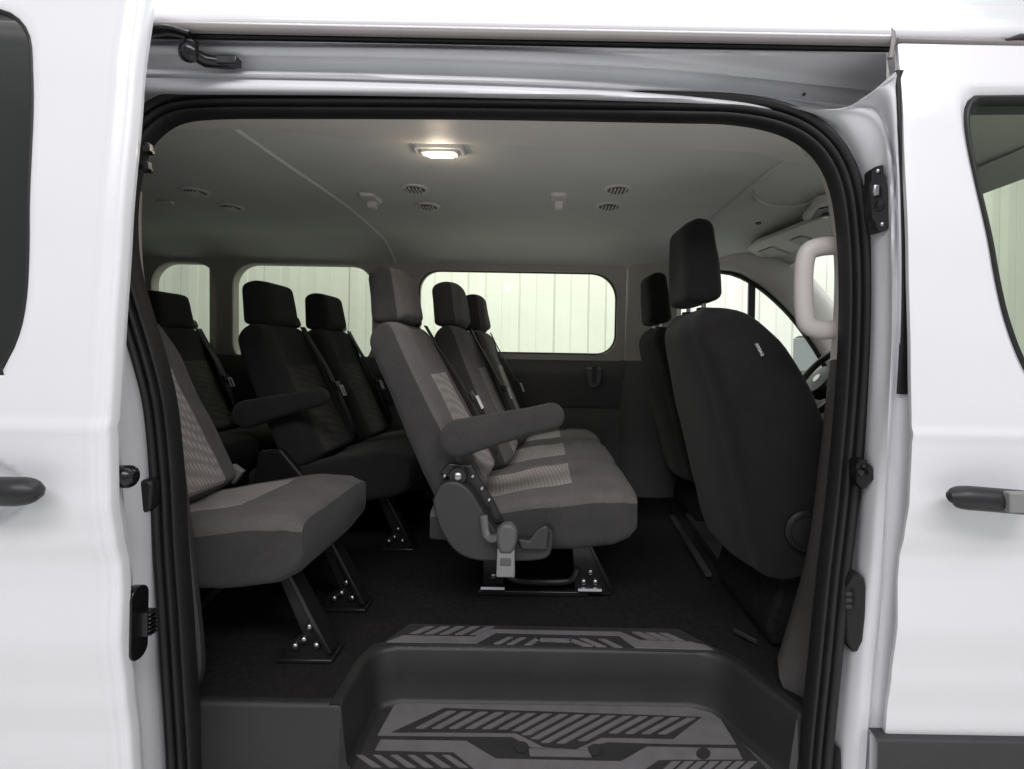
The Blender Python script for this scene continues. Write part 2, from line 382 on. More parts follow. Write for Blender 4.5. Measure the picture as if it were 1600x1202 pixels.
# side of the body behind the sliding door, roof and far side
def bskin(x, z): return skin(z)
zz = [lerp(-.45, 1.33, i/90) for i in range(91)]
mesh('rear_side_panel', *grid([[Vector((x, skin(z), z)) for z in zz] for x in (-2.9, -2, -.84)]), 'paint', van, solid=.02, offset=-1)
roof_rows = []
RP = [(.060, 1.336), (.057, 1.340), (.056, 1.347), (.062, 1.356), (.090, 1.385), (.125, 1.43), (.165, 1.475), (.25, 1.51), (.6, 1.53), (1.0, 1.535), (1.4, 1.53), (1.75, 1.51), (1.86, 1.48), (1.92, 1.42), (1.945, 1.34)]
mesh('roof', *grid([spline([Vector((x, y, z)) for y, z in RP], 60) for x in (-2.9, -1.5, 0, .75, 1.2)]), 'paint', van, solid=.012, offset=-1)
mesh('tail_panel', [(-2.9, .06, -.45), (-2.9, 1.94, -.45), (-2.9, 1.94, 1.45), (-2.9, .06, 1.45)], [(0, 1, 2, 3)], 'dtrim', van, solid=.03)

# gutter over the door
gl = lambda y, Y, xe=1392: [P(x, y + (x - 850)*.0188, Y) for x in (215, 500, 800, 1100, xe)]
loft('roof_gutter', [gl(44, .056), gl(46, .049), gl(49, .047), gl(56, .048), gl(60, .052), gl(62.5, .056), gl(63.5, .085), gl(70, .12)], 'gutter', van, n=24, sub=3, auto=60)

tube('roof_dark_line', gl(67.5, .072), .0052, 'rubber', van, n=8, sm=30)  # thin dark line along the underside of the gutter
# ---- jamb above the door: roller track and its pocket (rows top to bottom)
TX = [205, 330, 500, 650, 800, 900, 1000, 1100, 1200, 1300, 1385]
def trow(ys, Ys): return [P(x, y, Y) for x, y, Y in zip(TX, ys, Ys)]
def sh(k): return [0, 0, 0, 0, .002*k, .008*k, .020*k, .040*k, .068*k, .10*k, .135*k]
def row(y, Y, k=1.0): return trow(y, [Y + d for d in sh(k)])
hd = [
    row([62, 64, 66, 69, 72, 74, 76, 78, 80, 82, 83], .060, 0),
    row([64, 66, 69, 71, 74, 76, 78, 80, 82, 84, 85], .105, 0),
    row([70, 72, 73, 75, 78, 81, 84, 86, 87, 88, 88], .100, .15),
    row([71, 73, 75, 77, 81, 85, 91, 99, 110, 122, 132], .085, 1.1),
    row([84, 86, 88, 91, 96, 100, 106, 114, 124, 136, 146], .092, 1.1),
    row([86, 88, 91, 94, 99, 103, 109, 117, 127, 139, 149], .115, 1.1),
    row([106, 109, 112, 115, 120, 124, 129, 137, 147, 158, 166], .125, 1.05),
    row([107, 110, 113, 117, 122, 126, 131, 139, 149, 160, 168], .108, 1.05),
    row([113, 115, 118, 122, 127, 131, 137, 144, 152, 163, 171], .103, 1.0),
    row([117, 119, 122, 126, 131, 135, 140, 147, 155, 166, 174], .112, 1.0),
    row([120, 122, 125, 129, 134, 138, 143, 149, 158, 170, 178], .120, .9),
    row([124, 126, 130, 134, 138, 142, 147, 153, 162, 173, 181], .107, .7),
    row([140, 141, 143, 145, 148, 150, 153, 158, 168, 178, 186], .108, .5),
    row([148, 148, 149, 151, 154, 156, 160, 168, 184, 200, 210], .135, .3),
]
loft('roller_track', hd, 'jamb', van, n=60, sub=3, auto=70)
# right end of the pocket
loft('pocket_end', [[P(1384, 84, .06), P(1389, 110, .10), P(1386, 132, .13), P(1345, 172, .15)], [P(1398, 84, .05), P(1399, 110, .05), P(1398, 135, .06), P(1352, 180, .12)]], 'jamb', van, n=16)
for px, py in ((712, 110), (1256, 148)):
    mesh('plug', *discdata(P(px, py, .135 if px < 900 else .21), (0, -1, 0), .0032, .003, 12), 'black', van)
# roller arm in the track
ra = MB()
ra.add(tubedata([P(300, 62, .05), P(296, 78, .055), P(312, 92, .07), P(340, 98, .085), P(366, 98, .095)], [.012, .014, .013, .011, .012], n=12, sm=5))
ra.add(discdata(P(297, 84, .052), (0, -1, -.3), .017, .012, 16, .003))
ra.add(boxdata(P(355, 97, .085), (.046, .02, .016)))
ra.add(tubedata([P(224, 52, .03), P(262, 47, .035), P(298, 56, .045)], [.012, .013, .013], n=10, sm=8, flat=.5))
ra.build('roller_arm', 'gloss_black', van, bevel=.002)

# ---- door seal
SP = [(292, 1260), (286, 1150), (280, 1060), (273, 950), (266, 850), (261, 750), (254, 670), (246, 616), (232, 560), (214, 500), (199, 450), (188, 390), (187, 320), (195, 262), (212, 216), (240, 186), (275, 169), (330, 163), (450, 162), (700, 163), (900, 166), (1060, 169), (1150, 172), (1222, 186), (1272, 212), (1306, 252), (1326, 310), (1335, 400), (1336, 500), (1330, 620), (1317, 770), (1302, 900), (1288, 1040), (1276, 1160), (1268, 1260)]
path = spline([P(x, y, .150 - .040*min(1, max(0, (y - 700)/300))) for x, y in SP], 260)
prof = [(.040, .012), (.034, -.012), (.024, -.018), (.015, -.012), (.011, -.004), (.007, -.012), (.002, -.016), (-.004, -.012), (-.008, -.002), (-.012, -.008), (-.017, -.008), (-.022, .000), (-.025, .010), (-.026, .024)]
fine = [ (p.x, p.y) for p in spline([Vector((a, b, 0)) for a, b in prof], 46)]
prof_small = fine
sweep(path, [(a*.82, b) for a, b in fine], -1, 'rubber', 'door_seal', van, auto=80)

# ---- white jamb of the right pillar (vertical lines, inside to outside)
J0 = [(1225, 168, .150), (1300, 200, .150), (1336, 260, .150), (1351, 340, .150), (1355, 440, .150), (1354, 540, .150), (1348, 660, .150), (1338, 790, .150), (1325, 930, .140), (1308, 1080, .130), (1292, 1260, .128)]
J1 = [(1235, 166, .125), (1318, 192, .125), (1352, 255, .120), (1366, 340, .112), (1368, 440, .105), (1366, 540, .10), (1360, 660, .10), (1352, 790, .10), (1340, 930, .10), (1326, 1080, .10), (1312, 1260, .10)]
J2 = [(1262, 170, .118), (1350, 182, .105), (1378, 245, .085), (1386, 340, .075), (1388, 440, .070), (1386, 540, .068), (1378, 660, .066), (1368, 790, .068), (1358, 930, .072), (1346, 1080, .08), (1332, 1260, .085)]
J3 = [(1300, 172, .112), (1366, 172, .098), (1392, 240, .070), (1397, 340, .056), (1398, 440, .052), (1397, 540, .050), (1392, 660, .052), (1384, 790, .060), (1376, 930, .068), (1362, 1080, .08), (1350, 1260, .085)]
J4 = [(1340, 160, .100), (1384, 140, .060), (1400, 240, .046), (1405, 340, .042), (1408, 440, .040), (1408, 540, .040), (1408, 660, .044), (1404, 790, .052), (1392, 930, .066), (1378, 1080, .08), (1366, 1260, .085)]
J5 = [(1398, 120, .046), (1402, 120, .046), (1425, 240, .045), (1430, 340, .042), (1432, 440, .040), (1434, 540, .040), (1434, 660, .044), (1430, 790, .055), (1420, 930, .070), (1408, 1080, .085), (1400, 1260, .09)]
loft('door_pillar', [[P(x - 34, y + 6, .172) for x, y, _ in J0]] + [[P(*q) for q in J] for J in (J0, J1, J2, [(x - 5, y, Y - .001) for x, y, Y in J3], [(x - 1, y, Y - .004 + .0035*math.sin(y/19.0)**8) for x, y, Y in J3], [(x + 3, y, Y + .006) for x, y, Y in J3], J4, J5)], 'jamb', van, n=120, sub=4, auto=70)
# left pillar jamb beside the open door
K0 = [(272, 1260, .128), (264, 1110, .128), (255, 960, .135), (246, 830, .145), (239, 750, .150), (232, 670, .150), (224, 616, .150), (206, 550, .150), (186, 490, .150), (165, 430, .150)]
loft('rear_door_pillar', [[P(x + 26, y, .17) for x, y, _ in K0], [P(*q) for q in K0], [P(x - 9, y, .118) for x, y, _ in K0], [P(x - 34, y, .09) for x, y, _ in K0], [P(x - 70, y, .07) for x, y, _ in K0], [P(x - 150, y, .06) for x, y, _ in K0]], 'jamb', van, n=50, sub=3, auto=70)
loft('sill', [[P(x, 1330, .18) for x in (240, 800, 1330)], [P(x, 1345, .05) for x in (190, 800, 1400)]], 'jamb', van, n=6)

# hardware on the right pillar
def plate(name, pts, Y, th, mat, parent=van, bevel=.003, tiltx=0.0):
    front = [P(x, y, Y + (x - pts[0][0])*tiltx) for x, y in pts]; n = len(front)
    v = [p + Vector((0, -th, 0)) for p in front] + [p + Vector((0, .02, 0)) for p in front]
    f = [tuple(range(n)), tuple(reversed(range(n, 2*n)))] + [(i, n + i, n + (i+1) % n, (i+1) % n) for i in range(n)]
    return mesh(name, v, f, mat, parent, bevel=bevel, seg=2)
st = plate('striker_plate', [(1359, 268), (1364, 262), (1377, 258), (1380, 262), (1382, 274), (1385, 276), (1390, 336), (1391, 352), (1386, 360), (1370, 365), (1367, 361), (1365, 348), (1360, 345), (1356, 288), (1359, 284)], .098, .006, 'dmetal', tiltx=-.0009)
for px, py, r in ((1371, 268, .004), (1378, 351, .0045)): mesh('bolt', *discdata(P(px, py, .080), (-.4, -1, 0), r, .004, 12, .001), 'metal', st)
mesh('socket', *discdata(P(1374, 321, .080), (-.4, -1, 0), .010, .004, 18, -.003), 'gloss_black', st)
box('loop', P(1368, 298, .079), (.012, .010, .022), 'metal', st, bevel=.003)
dv = plate('door_stop', [(1334, 722), (1340, 716), (1352, 718), (1361, 730), (1362, 748), (1350, 762), (1342, 763), (1335, 756)], .108, .008, 'gloss_black', tiltx=-.0009)
mesh('pin', *discdata(P(1344, 738, .093), (-.5, -1, 0), .008, .012, 14, .003), 'dmetal', dv)
mesh('bolt', *discdata(P(1349, 728, .090), (-.5, -1, 0), .005, .008, 12, .002), 'dmetal', dv)
lc = plate('latch_cover', [(1320, 908), (1328, 896), (1338, 893), (1348, 899), (1351, 916), (1350, 960), (1346, 1000), (1338, 1016), (1330, 1018), (1321, 1006), (1316, 980), (1317, 950), (1316, 944), (1319, 940)], .108, .006, 'black', tiltx=-.0009, bevel=.004)
for k in range(3): box('contact', P(1326, 928 + k*10, .089), (.012, .004, .007), 'cladding', lc, bevel=.001)
plate('lower_latch', [(1296, 1158), (1300, 1154), (1312, 1166), (1314, 1230), (1290, 1230), (1291, 1175), (1295, 1172)], .115, .006, 'black', tiltx=-.0009)
# small black stop on the left pillar
plate('rear_door_stop', [(209, 760), (213, 752), (224, 748), (240, 748), (244, 756), (242, 794), (230, 801), (216, 800), (209, 792)], .118, .014, 'black', bevel=.006)

# weather strip in the gap before the front door
ws = [P(1403, 112, .052), P(1407, 200, .046), P(1412, 320, .042), P(1414, 440, .040), (P(1412, 540, .040)), P(1408, 616, .040)]
wp = spline(ws, 40)
mesh('gap_strip', *grid([[p + Vector((-.006, .004, 0)) for p in wp], [p + Vector((-.006, -.006, 0)) for p in wp], [p + Vector((.008, -.006, 0)) for p in wp], [p + Vector((.022, .016, 0)) for p in wp]]), 'rubber', van, auto=80)
tube('strip_tip', [P(1391, 92, .042), P(1394, 76, .042), P(1397, 62, .043), P(1396, 50, .046), P(1393, 44, .05)], [.005, .004, .004, .003, .001], 'gutter', van, n=8)

# ---- front passenger door
XD = .652
def fe(z): return XD - .002*abs(z - .7)
fz = [lerp(-.018, .62, i/100) for i in range(101)]
def front_rows(zl):
    R = []
    for z in zl:
        y = skin(z); e = XD
        R.append([Vector((e + .10, y + .060, z)), Vector((e + .05, y + .045, z)), Vector((e + .002, y + .010, z)), Vector((e + .002, y + .0015, z)), Vector((e + .008, y, z))] + [Vector((lerp(e + .016, 1.10, k/60), y + dent(lerp(e + .016, 1.10, k/60), z, .962, .474, .108, .056, .028), z)) for k in range(61)] + [Vector((lerp(1.10, 1.62, k/6), y, z)) for k in range(1, 7)])
    return R
fd = mesh('front_door', *grid(front_rows(fz)), 'paint', van, auto=60)
WZT = P(1560, 142, .05).z
fh = [(P(x, y, .03).x, P(x, y, .03).z) for x, y in ((1536, 143), (1524, 150), (1517, 170), (1518, 210), (1528, 290), (1540, 370), (1551, 450), (1560, 500), (1575, 550), (1594, 590), (1625, 625), (1680, 645), (1780, 655), (2050, 660), (2080, 640), (2040, 560), (1960, 400), (1880, 250), (1840, 180), (1800, 155), (1740, 143), (1640, 142))]
fh = [(p.x, p.y) for p in spline([Vector((a, b, 0)) for a, b in fh + fh[:1]], 90)][:-1]
ft = [lerp(.62, P(1500, 68, .05).z, i/30) for i in range(31)]
mesh('door_edge', *grid([r[:7] for r in front_rows(ft)]), 'paint', fd, auto=60)
xl = front_rows([.9])[0][6].x
holed('upper_panel', (xl, 1.75, .62, ft[-1]), fh, bskin, 'paint', fd, lip=[(.040, .0015), (.022, .006), (.002, .010)], K=10, m=140)
fd_ = dense(fh, 120); cc = (sum(p[0] for p in fd_)/120, sum(p[1] for p in fd_)/120)
mesh('window_seal', *grid([[Vector((cc[0] + (x - cc[0])*g, skin(z) + d, cc[1] + (z - cc[1])*g)) for x, z in fd_] for g, d in ((1.01, .014), (1.0, .005), (.99, .003), (.975, .006), (.962, .016), (.95, .05))], True), 'rubber', fd, auto=80)
pane('window', fh, bskin, 'tint', fd, dep=.018, grow=.0)
mesh('header_edge', *grid([[Vector((x, skin(ft[-1]) + d, ft[-1] + h)) for x in (XD, 1.2, 1.7)] for d, h in ((0, 0), (.012, .010), (.04, .012))]), 'paint', fd)
tube('roof_molding', [P(1402, 63, .054), P(1500, 66, .054), P(1600, 68, .054), P(1900, 74, .054)], .0045, 'gutter', van, n=8)
tube('molding_clip', [P(1572, 62, .05), P(1592, 58, .052), P(1640, 60, .06)], [.002, .006, .006], 'cladding', van, n=8)
# handle
tube('handle', [P(1484, 778, -.028), P(1495, 777, -.034), P(1560, 782, -.040), P(1640, 789, -.038)], [.006, .0150, .0180, .0195, .0202] + [.0205]*24, 'black', fd, n=16, sm=57)
box('handle_cover', P(1612, 785, -.060), (.085, .016, .034), 'buckle', fd, bevel=.003)
zc = P(1500, 1152, .05).z
mesh('rocker_cladding', *grid([[Vector((x, y, z)) for x in (P(1366, 1160, .05).x, 1.0, 1.62)] for y, z in ((.07, zc + .001), (.046, zc), (.040, zc - .006), (.040, zc - .25), (.07, zc - .26))]), 'cladding', fd, auto=60)
mesh('rocker_jamb', *grid([[Vector((x, y, z)) for z in (zc - .004, zc - .3)] for x, y in ((P(1366, 1160, .05).x - .002, .06), (1.6, .06))]), 'jamb', fd)

# ------------------------------------------------------------------ inside: floor and step
Z0 = 0.0; TZ = -.125
nl, bl, br, nr = PZ(530, 1110, 0), PZ(590, 1012, 0), PZ(1125, 1020, 0), PZ(1250, 1120, 0)
SILL = .135
poly = [(-2.9, SILL), (nl.x, SILL), (nl.x, bl.y - .035), (bl.x + .006, bl.y - .008), (bl.x + .035, bl.y), (br.x - .05, br.y), (br.x - .012, br.y - .012), (nr.x + .002, SILL), (.68, SILL), (2.0, SILL), (2.0, 1.86), (-2.9, 1.86)]
def ring(off, z, rnd=0):                 # the step well's outline
    L = [Vector((nl.x + off, SILL, z)), Vector((nl.x + off, bl.y - .05, z)), Vector((bl.x + off + .012, bl.y - off - .014, z)), Vector((bl.x + off + .05, bl.y - off, z)), Vector((br.x - off - .06, br.y - off, z)), Vector((br.x - off - .014, br.y - off - .018, z)), Vector((br.x - off + .012, br.y - off - .055, z)), Vector((lerp(nr.x, br.x, .15) - off*1.2 + .01, SILL, z))]
    return L
# carpet of the whole floor, outline round the step well
R0 = ring(-.022, 0)
fl = [Vector((-2.9, SILL + .014, 0))] + [R0[0] + Vector((0, .014, 0))] + R0[1:-1] + [R0[-1] + Vector((.0, .014, 0)), Vector((1.9, SILL + .014, 0)), Vector((1.9, 1.86, 0)), Vector((-2.9, 1.86, 0))]
mesh('floor_carpet', fl, [tuple(range(len(fl)))], 'carpet', van, smooth=False)
# moulded step well
def rr(off, z, dy=0): return [p + Vector((0, dy if i in (0, 7) else 0, 0)) for i, p in enumerate(ring(off, z))]
well = [rr(-.026, .003), rr(-.010, .004), rr(-.003, .001), rr(0, -.007), rr(.006, -.06), rr(.012, TZ + .012), rr(.016, TZ + .003), rr(.026, TZ)]
wr = [even(r, 8) and r for r in well]
mesh('step_well', *grid(wr), 'step', van, auto=50)
tr = ring(.020, TZ); tr[0].y = tr[-1].y = .06
mesh('step_tread', tr, [tuple(range(len(tr)))], 'mat_dark', van, smooth=False)
def sillface(x0, x1, nm):
    L = [[Vector((x, SILL + d, z)) for x in (x0, x1)] for d, z in ((.020, .003), (.011, .003), (.003, .0), (0, -.008), (-.006, -.10), (-.012, -.30))]
    return mesh(nm, *grid(L), 'step', van, auto=60)
sillface(-1.2, nl.x - .001, 'sill_trim'); sillface(lerp(nr.x, br.x, .15) + .011, .68, 'sill_trim')
def flatpoly(pts, z, h=.0022): q = [PZ(x, y, z) for x, y in pts]; return slabdata([(p.x, p.y) for p in q], z, z + h)
# pattern on the tread
tm = MB(); a = TZ + .0005
tm.add(flatpoly([(620, 1096), (1108, 1106), (1124, 1122), (1150, 1164), (1048, 1163), (950, 1160), (916, 1168), (921, 1173), (830, 1169), (800, 1152), (590, 1150)], a, .002))
tm.add(flatpoly([(595, 1157), (728, 1159), (775, 1187), (970, 1191), (1011, 1168), (1152, 1171), (1160, 1187), (1030, 1188), (990, 1215), (756, 1215), (708, 1176), (586, 1173)], a, .002))
tm.add(flatpoly([(826, 1171), (922, 1174), (924, 1184), (828, 1182)], a, .002))
for k in range(6):
    x = 556 + k*27; tm.add(flatpoly([(x, 1181), (x + 11, 1181), (x + 40, 1200), (x + 26, 1200)], a, .002))
for k in range(7):
    x = 1050 + k*20; tm.add(flatpoly([(x, 1191), (x + 14, 1191), (x - 10, 1212), (x - 24, 1212)], a, .002))
tm.add(flatpoly([(1048, 1220), (1180, 1220), (1180, 1240), (1030, 1240)], a, .002)); tm.add(flatpoly([(540, 1205), (700, 1205), (730, 1230), (540, 1230)], a, .002))
tm.build('tread_pattern', 'mat_light', van, smooth=False)
dk = MB(); b_ = a + .002
dk.add(flatpoly([(694, 1107), (1096, 1121), (1052, 1155), (940, 1153), (900, 1171), (850, 1168), (806, 1146), (700, 1145), (612, 1145)], b_, .0012))
for cx, cy in ((815, 1168), (930, 1172), (1099, 1178)):
    dk.add(flatpoly([(cx + 11*math.cos(t*math.pi/7), cy + 9*math.sin(t*math.pi/7)) for t in range(14)], b_, .0012))
dk.build('tread_recess', 'mat_dark', van, smooth=False)
sl = MB(); c_ = b_ + .0012
def low(x): return interp2([(600, 1142), (700, 1142), (800, 1143), (850, 1164), (898, 1166), (938, 1149), (1060, 1151)], x)
def interp2(t, x):
    for (a0, b0), (a1, b1) in zip(t, t[1:]):
        if x <= a1: return b0 + (b1 - b0)*(x - a0)/(a1 - a0)
    return t[-1][1]
for k in range(16):
    x = 699 + k*25; y = 1112.5 + k*.72; yb = y
    while yb < low(x + 6 - (yb - y)*1.87) - 3: yb += .25
    d = (yb - y)*1.87; sl.add(flatpoly([(x, y), (x + 13, y), (x + 13 - d, yb), (x - d, yb)], c_, .0026))
sl.build('tread_ribs', 'mat_light', van, smooth=False)
# patterned scuff plate on the floor's edge
sp_ = [PZ(x, y, .004) for x, y in ((598, 1006), (640, 976), (1060, 984), (1124, 1018))]
sm_ = MB(); sm_.add(slabdata([(p.x, p.y) for p in sp_], .0005, .006)); sm_.build('scuff_plate', 'mat_dark', van, smooth=False)
sc_ = MB(); z_ = .0065
sc_.add(flatpoly([(604, 1004), (745, 1006), (775, 989.5), (966, 994), (992, 1013), (1114, 1016), (1104, 1010), (1079, 1004), (1000, 1001.5), (970, 988.5), (767, 984.5), (741, 996), (630, 994)], z_))
for k in range(5): sc_.add(flatpoly([(640 + k*23.5, 991 + k*.4), (666 + k*23.5, 980), (679 + k*23.5, 980), (653 + k*23.5, 991 + k*.4)], z_))
for k in range(3): sc_.add(flatpoly([(1011 + k*21, 1000 + k*.8), (987 + k*21, 988.6 + k*.8), (1000 + k*21, 988.6 + k*.8), (1028 + k*21, 1000.5 + k*.8)], z_))
def z8(pts): return [(700 + x/2.667, 950 + y/2.667) for x, y in pts]
for q in ([(190, 152), (250, 124), (272, 124), (218, 152)], [(245, 154), (300, 126), (327, 126), (272, 154)], [(318, 156), (365, 128), (390, 128), (350, 156)], [(365, 128), (520, 132), (505, 146), (385, 141)], [(520, 132), (605, 162), (565, 162), (500, 138)], [(545, 130), (575, 130), (660, 164), (622, 164)], [(625, 132), (652, 132), (728, 166), (692, 166)]):
    sc_.add(flatpoly(z8(q), z_))
sc_.build('scuff_pattern', 'mat_light', van, smooth=False)

# ------------------------------------------------------------------ inside: headliner
CL = 1.268
hx = [-2.9, -2.2, -1.4, -.78, -.3, .2, .67]
def ceil_z(x, y):
    z = CL + .018*math.sin(math.pi*min(1, max(0, (y - .3)/1.4)))
    if y > 1.55: z -= ((y - 1.55)/.27)**2*.105
    return z
def ceil_rows(xa, xb, nx=14, y0=.30):
    return [[Vector((lerp(xa, xb, i/nx), y, ceil_z(0, y) + dz)) for y in [lerp(y0, 1.815, k/36) for k in range(37)]] for i in range(nx + 1) for dz in (0,)]
mesh('headliner', *grid(ceil_rows(-2.9, .67)), 'headliner', van)
fr = []
for i in range(13):
    x = lerp(.67, 1.30, i/12); d = max(0, (x - .95))**2*.30
    fr.append([Vector((x, y, ceil_z(0, y) - d - .006+ max(0, y - 1.55)**2*1.2*min(1, max(0, (x - .8)/.2)))) for y in [lerp(.12, 1.80, k/30) for k in range(31)]])
mesh('front_headliner', *grid(fr), 'headliner', van)
for xs_ in (-.78, .67):
    pts = [Vector((xs_ + .004*math.sin(y*7), y, ceil_z(0, y) - .001)) for y in [lerp(.36, 1.80, k/30) for k in range(31)]]
    tube('headliner_seam', pts, .0065, 'headliner', van, n=8)
H2 = [(190, 206), (300, 203), (420, 205), (500, 211), (590, 221), (800, 226), (1000, 231), (1170, 237), (1215, 249), (1270, 258), (1330, 266)]
Hi = [PZ(x, y, CL - .004) for x, y in H2]
H1 = [(160, 215), (228, 190), (300, 179), (420, 177), (590, 178), (800, 179), (1000, 182), (1150, 186), (1225, 200), (1280, 240), (1310, 300)]
Ho = [P(x, y, .185) for x, y in H1]
up = [p + Vector((0, .006, .03)) for p in Hi]
loft('door_header_trim', [[p + Vector((0, -.01, .02)) for p in Ho], Ho, [a.lerp(b, .5) + Vector((0, 0, .004)) for a, b in zip(Ho, Hi)], Hi, [p + Vector((0, .004, .006)) for p in Hi], up], 'trim', van, n=60, sub=2, auto=60)
# dome lamp
dl = PZ(687, 236, CL); dm = MB()
dlo = rrect(dl.x - .052, dl.x + .052, dl.y - .022, dl.y + .022, .012)
fr_ = mesh('dome_lamp', *slabdata(dlo, CL - .010, CL + .004), 'white', van, bevel=.004)
mesh('lens', *slabdata(rrect(dl.x - .030, dl.x + .036, dl.y - .016, dl.y + .016, .006), CL - .0135, CL - .004), 'lamp', fr_)
mesh('bezel', *slabdata(rrect(dl.x - .068, dl.x + .068, dl.y - .034, dl.y + .036, .02), CL - .004, CL + .01), 'headliner', fr_, bevel=.004)
pl_ = bpy.data.lights.new('dome_lamp_light', 'POINT'); pl_.energy = 0.22; pl_.color = (1.0, .82, .62); pl_.shadow_soft_size = .02
po = bpy.data.objects.new('dome_lamp_light', pl_); COL.objects.link(po); po.location = (dl.x, dl.y, CL - .035)
# round vents and grab lamps
def vent(px, py, r, open_):
    c = PZ(px, py, CL); z = ceil_z(0, c.y); c.z = z
    o = mesh('air_vent', *discdata(c + Vector((0, 0, .004)), (0, 0, -1), r, .010, 28, -.002), 'trim', van)
    mesh('louvre', *discdata(c + Vector((0, 0, .002)), (0, 0, -1), r*.74, .0115, 24, -.001), 'dtrim' if open_ else 'taupe', o)
    mb = MB()
    for k in range(-2, 3): mb.add(boxdata(c + Vector((k*r*.25, 0, -.010)), (.004, r*1.3, .004)))
    mb.build('slats', 'trim', o)
for px, py, r, op in ((648, 302, .048, 0), (668, 329, .048, 0), (965, 303, .048, 1), (951, 329, .05, 0), (305, 307, .05, 1), (360, 330, .05, 1)): vent(px, py, r, op)
for px, py in ((578, 316), (873, 316)):
    c = PZ(px, py, CL); c.z = ceil_z(0, c.y)
    o = mesh('belt_guide_cover', *slabdata(rrect(c.x - .03, c.x + .03, c.y - .055, c.y + .06, .02), c.z - .012, c.z + .006), 'trim', van, bevel=.006)
    box('tongue_clip', c + Vector((.0, .03, -.02)), (.03, .035, .028), 'white', o, bevel=.004)
c = PZ(258, 322, CL); box('ceiling_clip', Vector((c.x, c.y, ceil_z(0, c.y) - .004)), (.06, .02, .012), 'trim', van)
# front roof panel details: oval hatch, dot, overhead console, visors
hp_ = [PZ(1228 + 48*math.cos(t), 312 + 17*math.sin(t), CL - .008) for t in [math.radians(200 - 200*k/20) for k in range(21)]]
tube('hatch_line', [Vector((p.x, p.y, ceil_z(0, p.y) - .012)) for p in hp_], .0035, 'headliner', van, n=6)
c = PZ(1185, 352, CL); mesh('microphone', *discdata((c.x, c.y, ceil_z(0, c.y) - .004), (0, 0, -1), .012, .008, 14), 'taupe', van)

# ------------------------------------------------------------------ inside: far side wall with windows
WY = 1.80
wf = lambda x, z: WY + .055*max(0, (.72 - z))*.6 - max(0, z - .72)*.03
def far_hole(x0, x1, y0, y1, r): a, b = P(x0, y0, WY), P(x1, y1, WY); return rrect(a.x, b.x, b.z, a.z, r)
ZB, ZT = .695, 1.21
w2 = far_hole(656, 961, 423, 554, [.13, .10, .06, .10]); w3 = far_hole(367, 579, 413, 570, .11); w4 = far_hole(240, 337, 411, 570, .11)
wall_holes = [((-.80, .42), w2, 'tint'), ((-1.74, -.80), w3, 'privacy'), ((-2.9, -1.74), w4, 'privacy')]
for (xa, xb), h, gm in wall_holes:
    o = holed('window_surround', (xa, xb, ZB, ZT), h, wf, 'ftrim', van, lip=[(.012, .004), (.004, .02), (.0, .05)], K=6)
    pane('side_window', [(a*1.0, b) for a, b in h], lambda x, z: WY + .045, gm, o, grow=.03)
tube('window_gasket', [Vector((x, WY - .001, z)) for x, z in w2 + w2[:1]], .004, 'rubber', van, n=6)
mesh('side_wall_trim', *grid([[Vector((x, y, z)) for x in (-2.9, -.8, .42)] for y, z in ((WY + .001, ZB + .001), (WY - .012, ZB - .012), (WY - .016, ZB - .09), (WY - .006, ZB - .10), (WY - .004, ZB - .23), (WY + .02, ZB - .25), (WY + .02, 0))]), 'dtrim', van, auto=50)
ch = P(928, 590, WY - .03); o = mesh('wall_hook', *prismdata([(ch.x - .045, ch.z + .05), (ch.x + .045, ch.z + .05), (ch.x + .035, ch.z - .03), (ch.x + .015, ch.z - .055), (ch.x - .015, ch.z - .055), (ch.x - .035, ch.z - .03)], WY - .05, WY), 'dtrim', van, bevel=.008)
mesh('slot', *prismdata([(ch.x - .012, ch.z + .055), (ch.x + .012, ch.z + .055), (ch.x + .012, ch.z - .03), (ch.x - .012, ch.z - .03)], WY - .053, WY - .04), 'black', o)
# far body skin
mesh('far_side_panel', *grid([[Vector((x, 1.93 - skin(z) + .02, z)) for z in [lerp(-.45, .66, i/20) for i in range(21)]] for x in (-2.9, 0, 1.7)]), 'paint', van)
# far front pillar and driver's door
bp0 = spline([P(968, 395, 1.79), P(985, 470, 1.80), P(1000, 545, 1.80)], 8)
mesh('far_pillar_trim', *grid([[Vector((x, y, z)) for z in (1.215, 1.0, .70)] for x, y in ((.42, 1.80), (.46, 1.77), (.58, 1.76), (.68, 1.77), (.715, 1.82))]), 'ftrim', van)
mesh('far_pillar_lower_trim', *grid([[Vector((x, y, z)) for z in (.70, .35, 0)] for x, y in ((.40, 1.80), (.45, 1.765), (.58, 1.755), (.66, 1.765), (.70, 1.80))]), 'dtrim', van)
dw = [P(x, y, 1.80) for x, y in ((1060, 432), (1066, 425), (1090, 422), (1140, 425), (1175, 440), (1205, 462), (1240, 497), (1275, 545), (1300, 590), (1300, 628), (1180, 625), (1062, 618))]
dwh = [(p.x, p.z) for p in dw]
o = mesh('driver_door', *grid([[Vector((x, y, z)) for x in (.66, 1.2, 1.8)] for y, z in ((1.84, .50), (1.79, .50), (1.775, .47), (1.775, .30), (1.80, .05))]), 'dtrim', van, auto=60)
pane('door_window', dwh, lambda x, z: 1.825, 'clear', o)
q = P(1174, 437, 1.81); q2 = P(1172, 625, 1.81)
box('window_bar', (q + q2)/2, (.035, .02, (q - q2).length), 'black', o, bevel=.003)
tube('window_frame', [Vector((x, 1.805, z)) for x, z in dwh[-2:] + dwh[:9]], .017, 'rubber', o, n=8, sm=40)
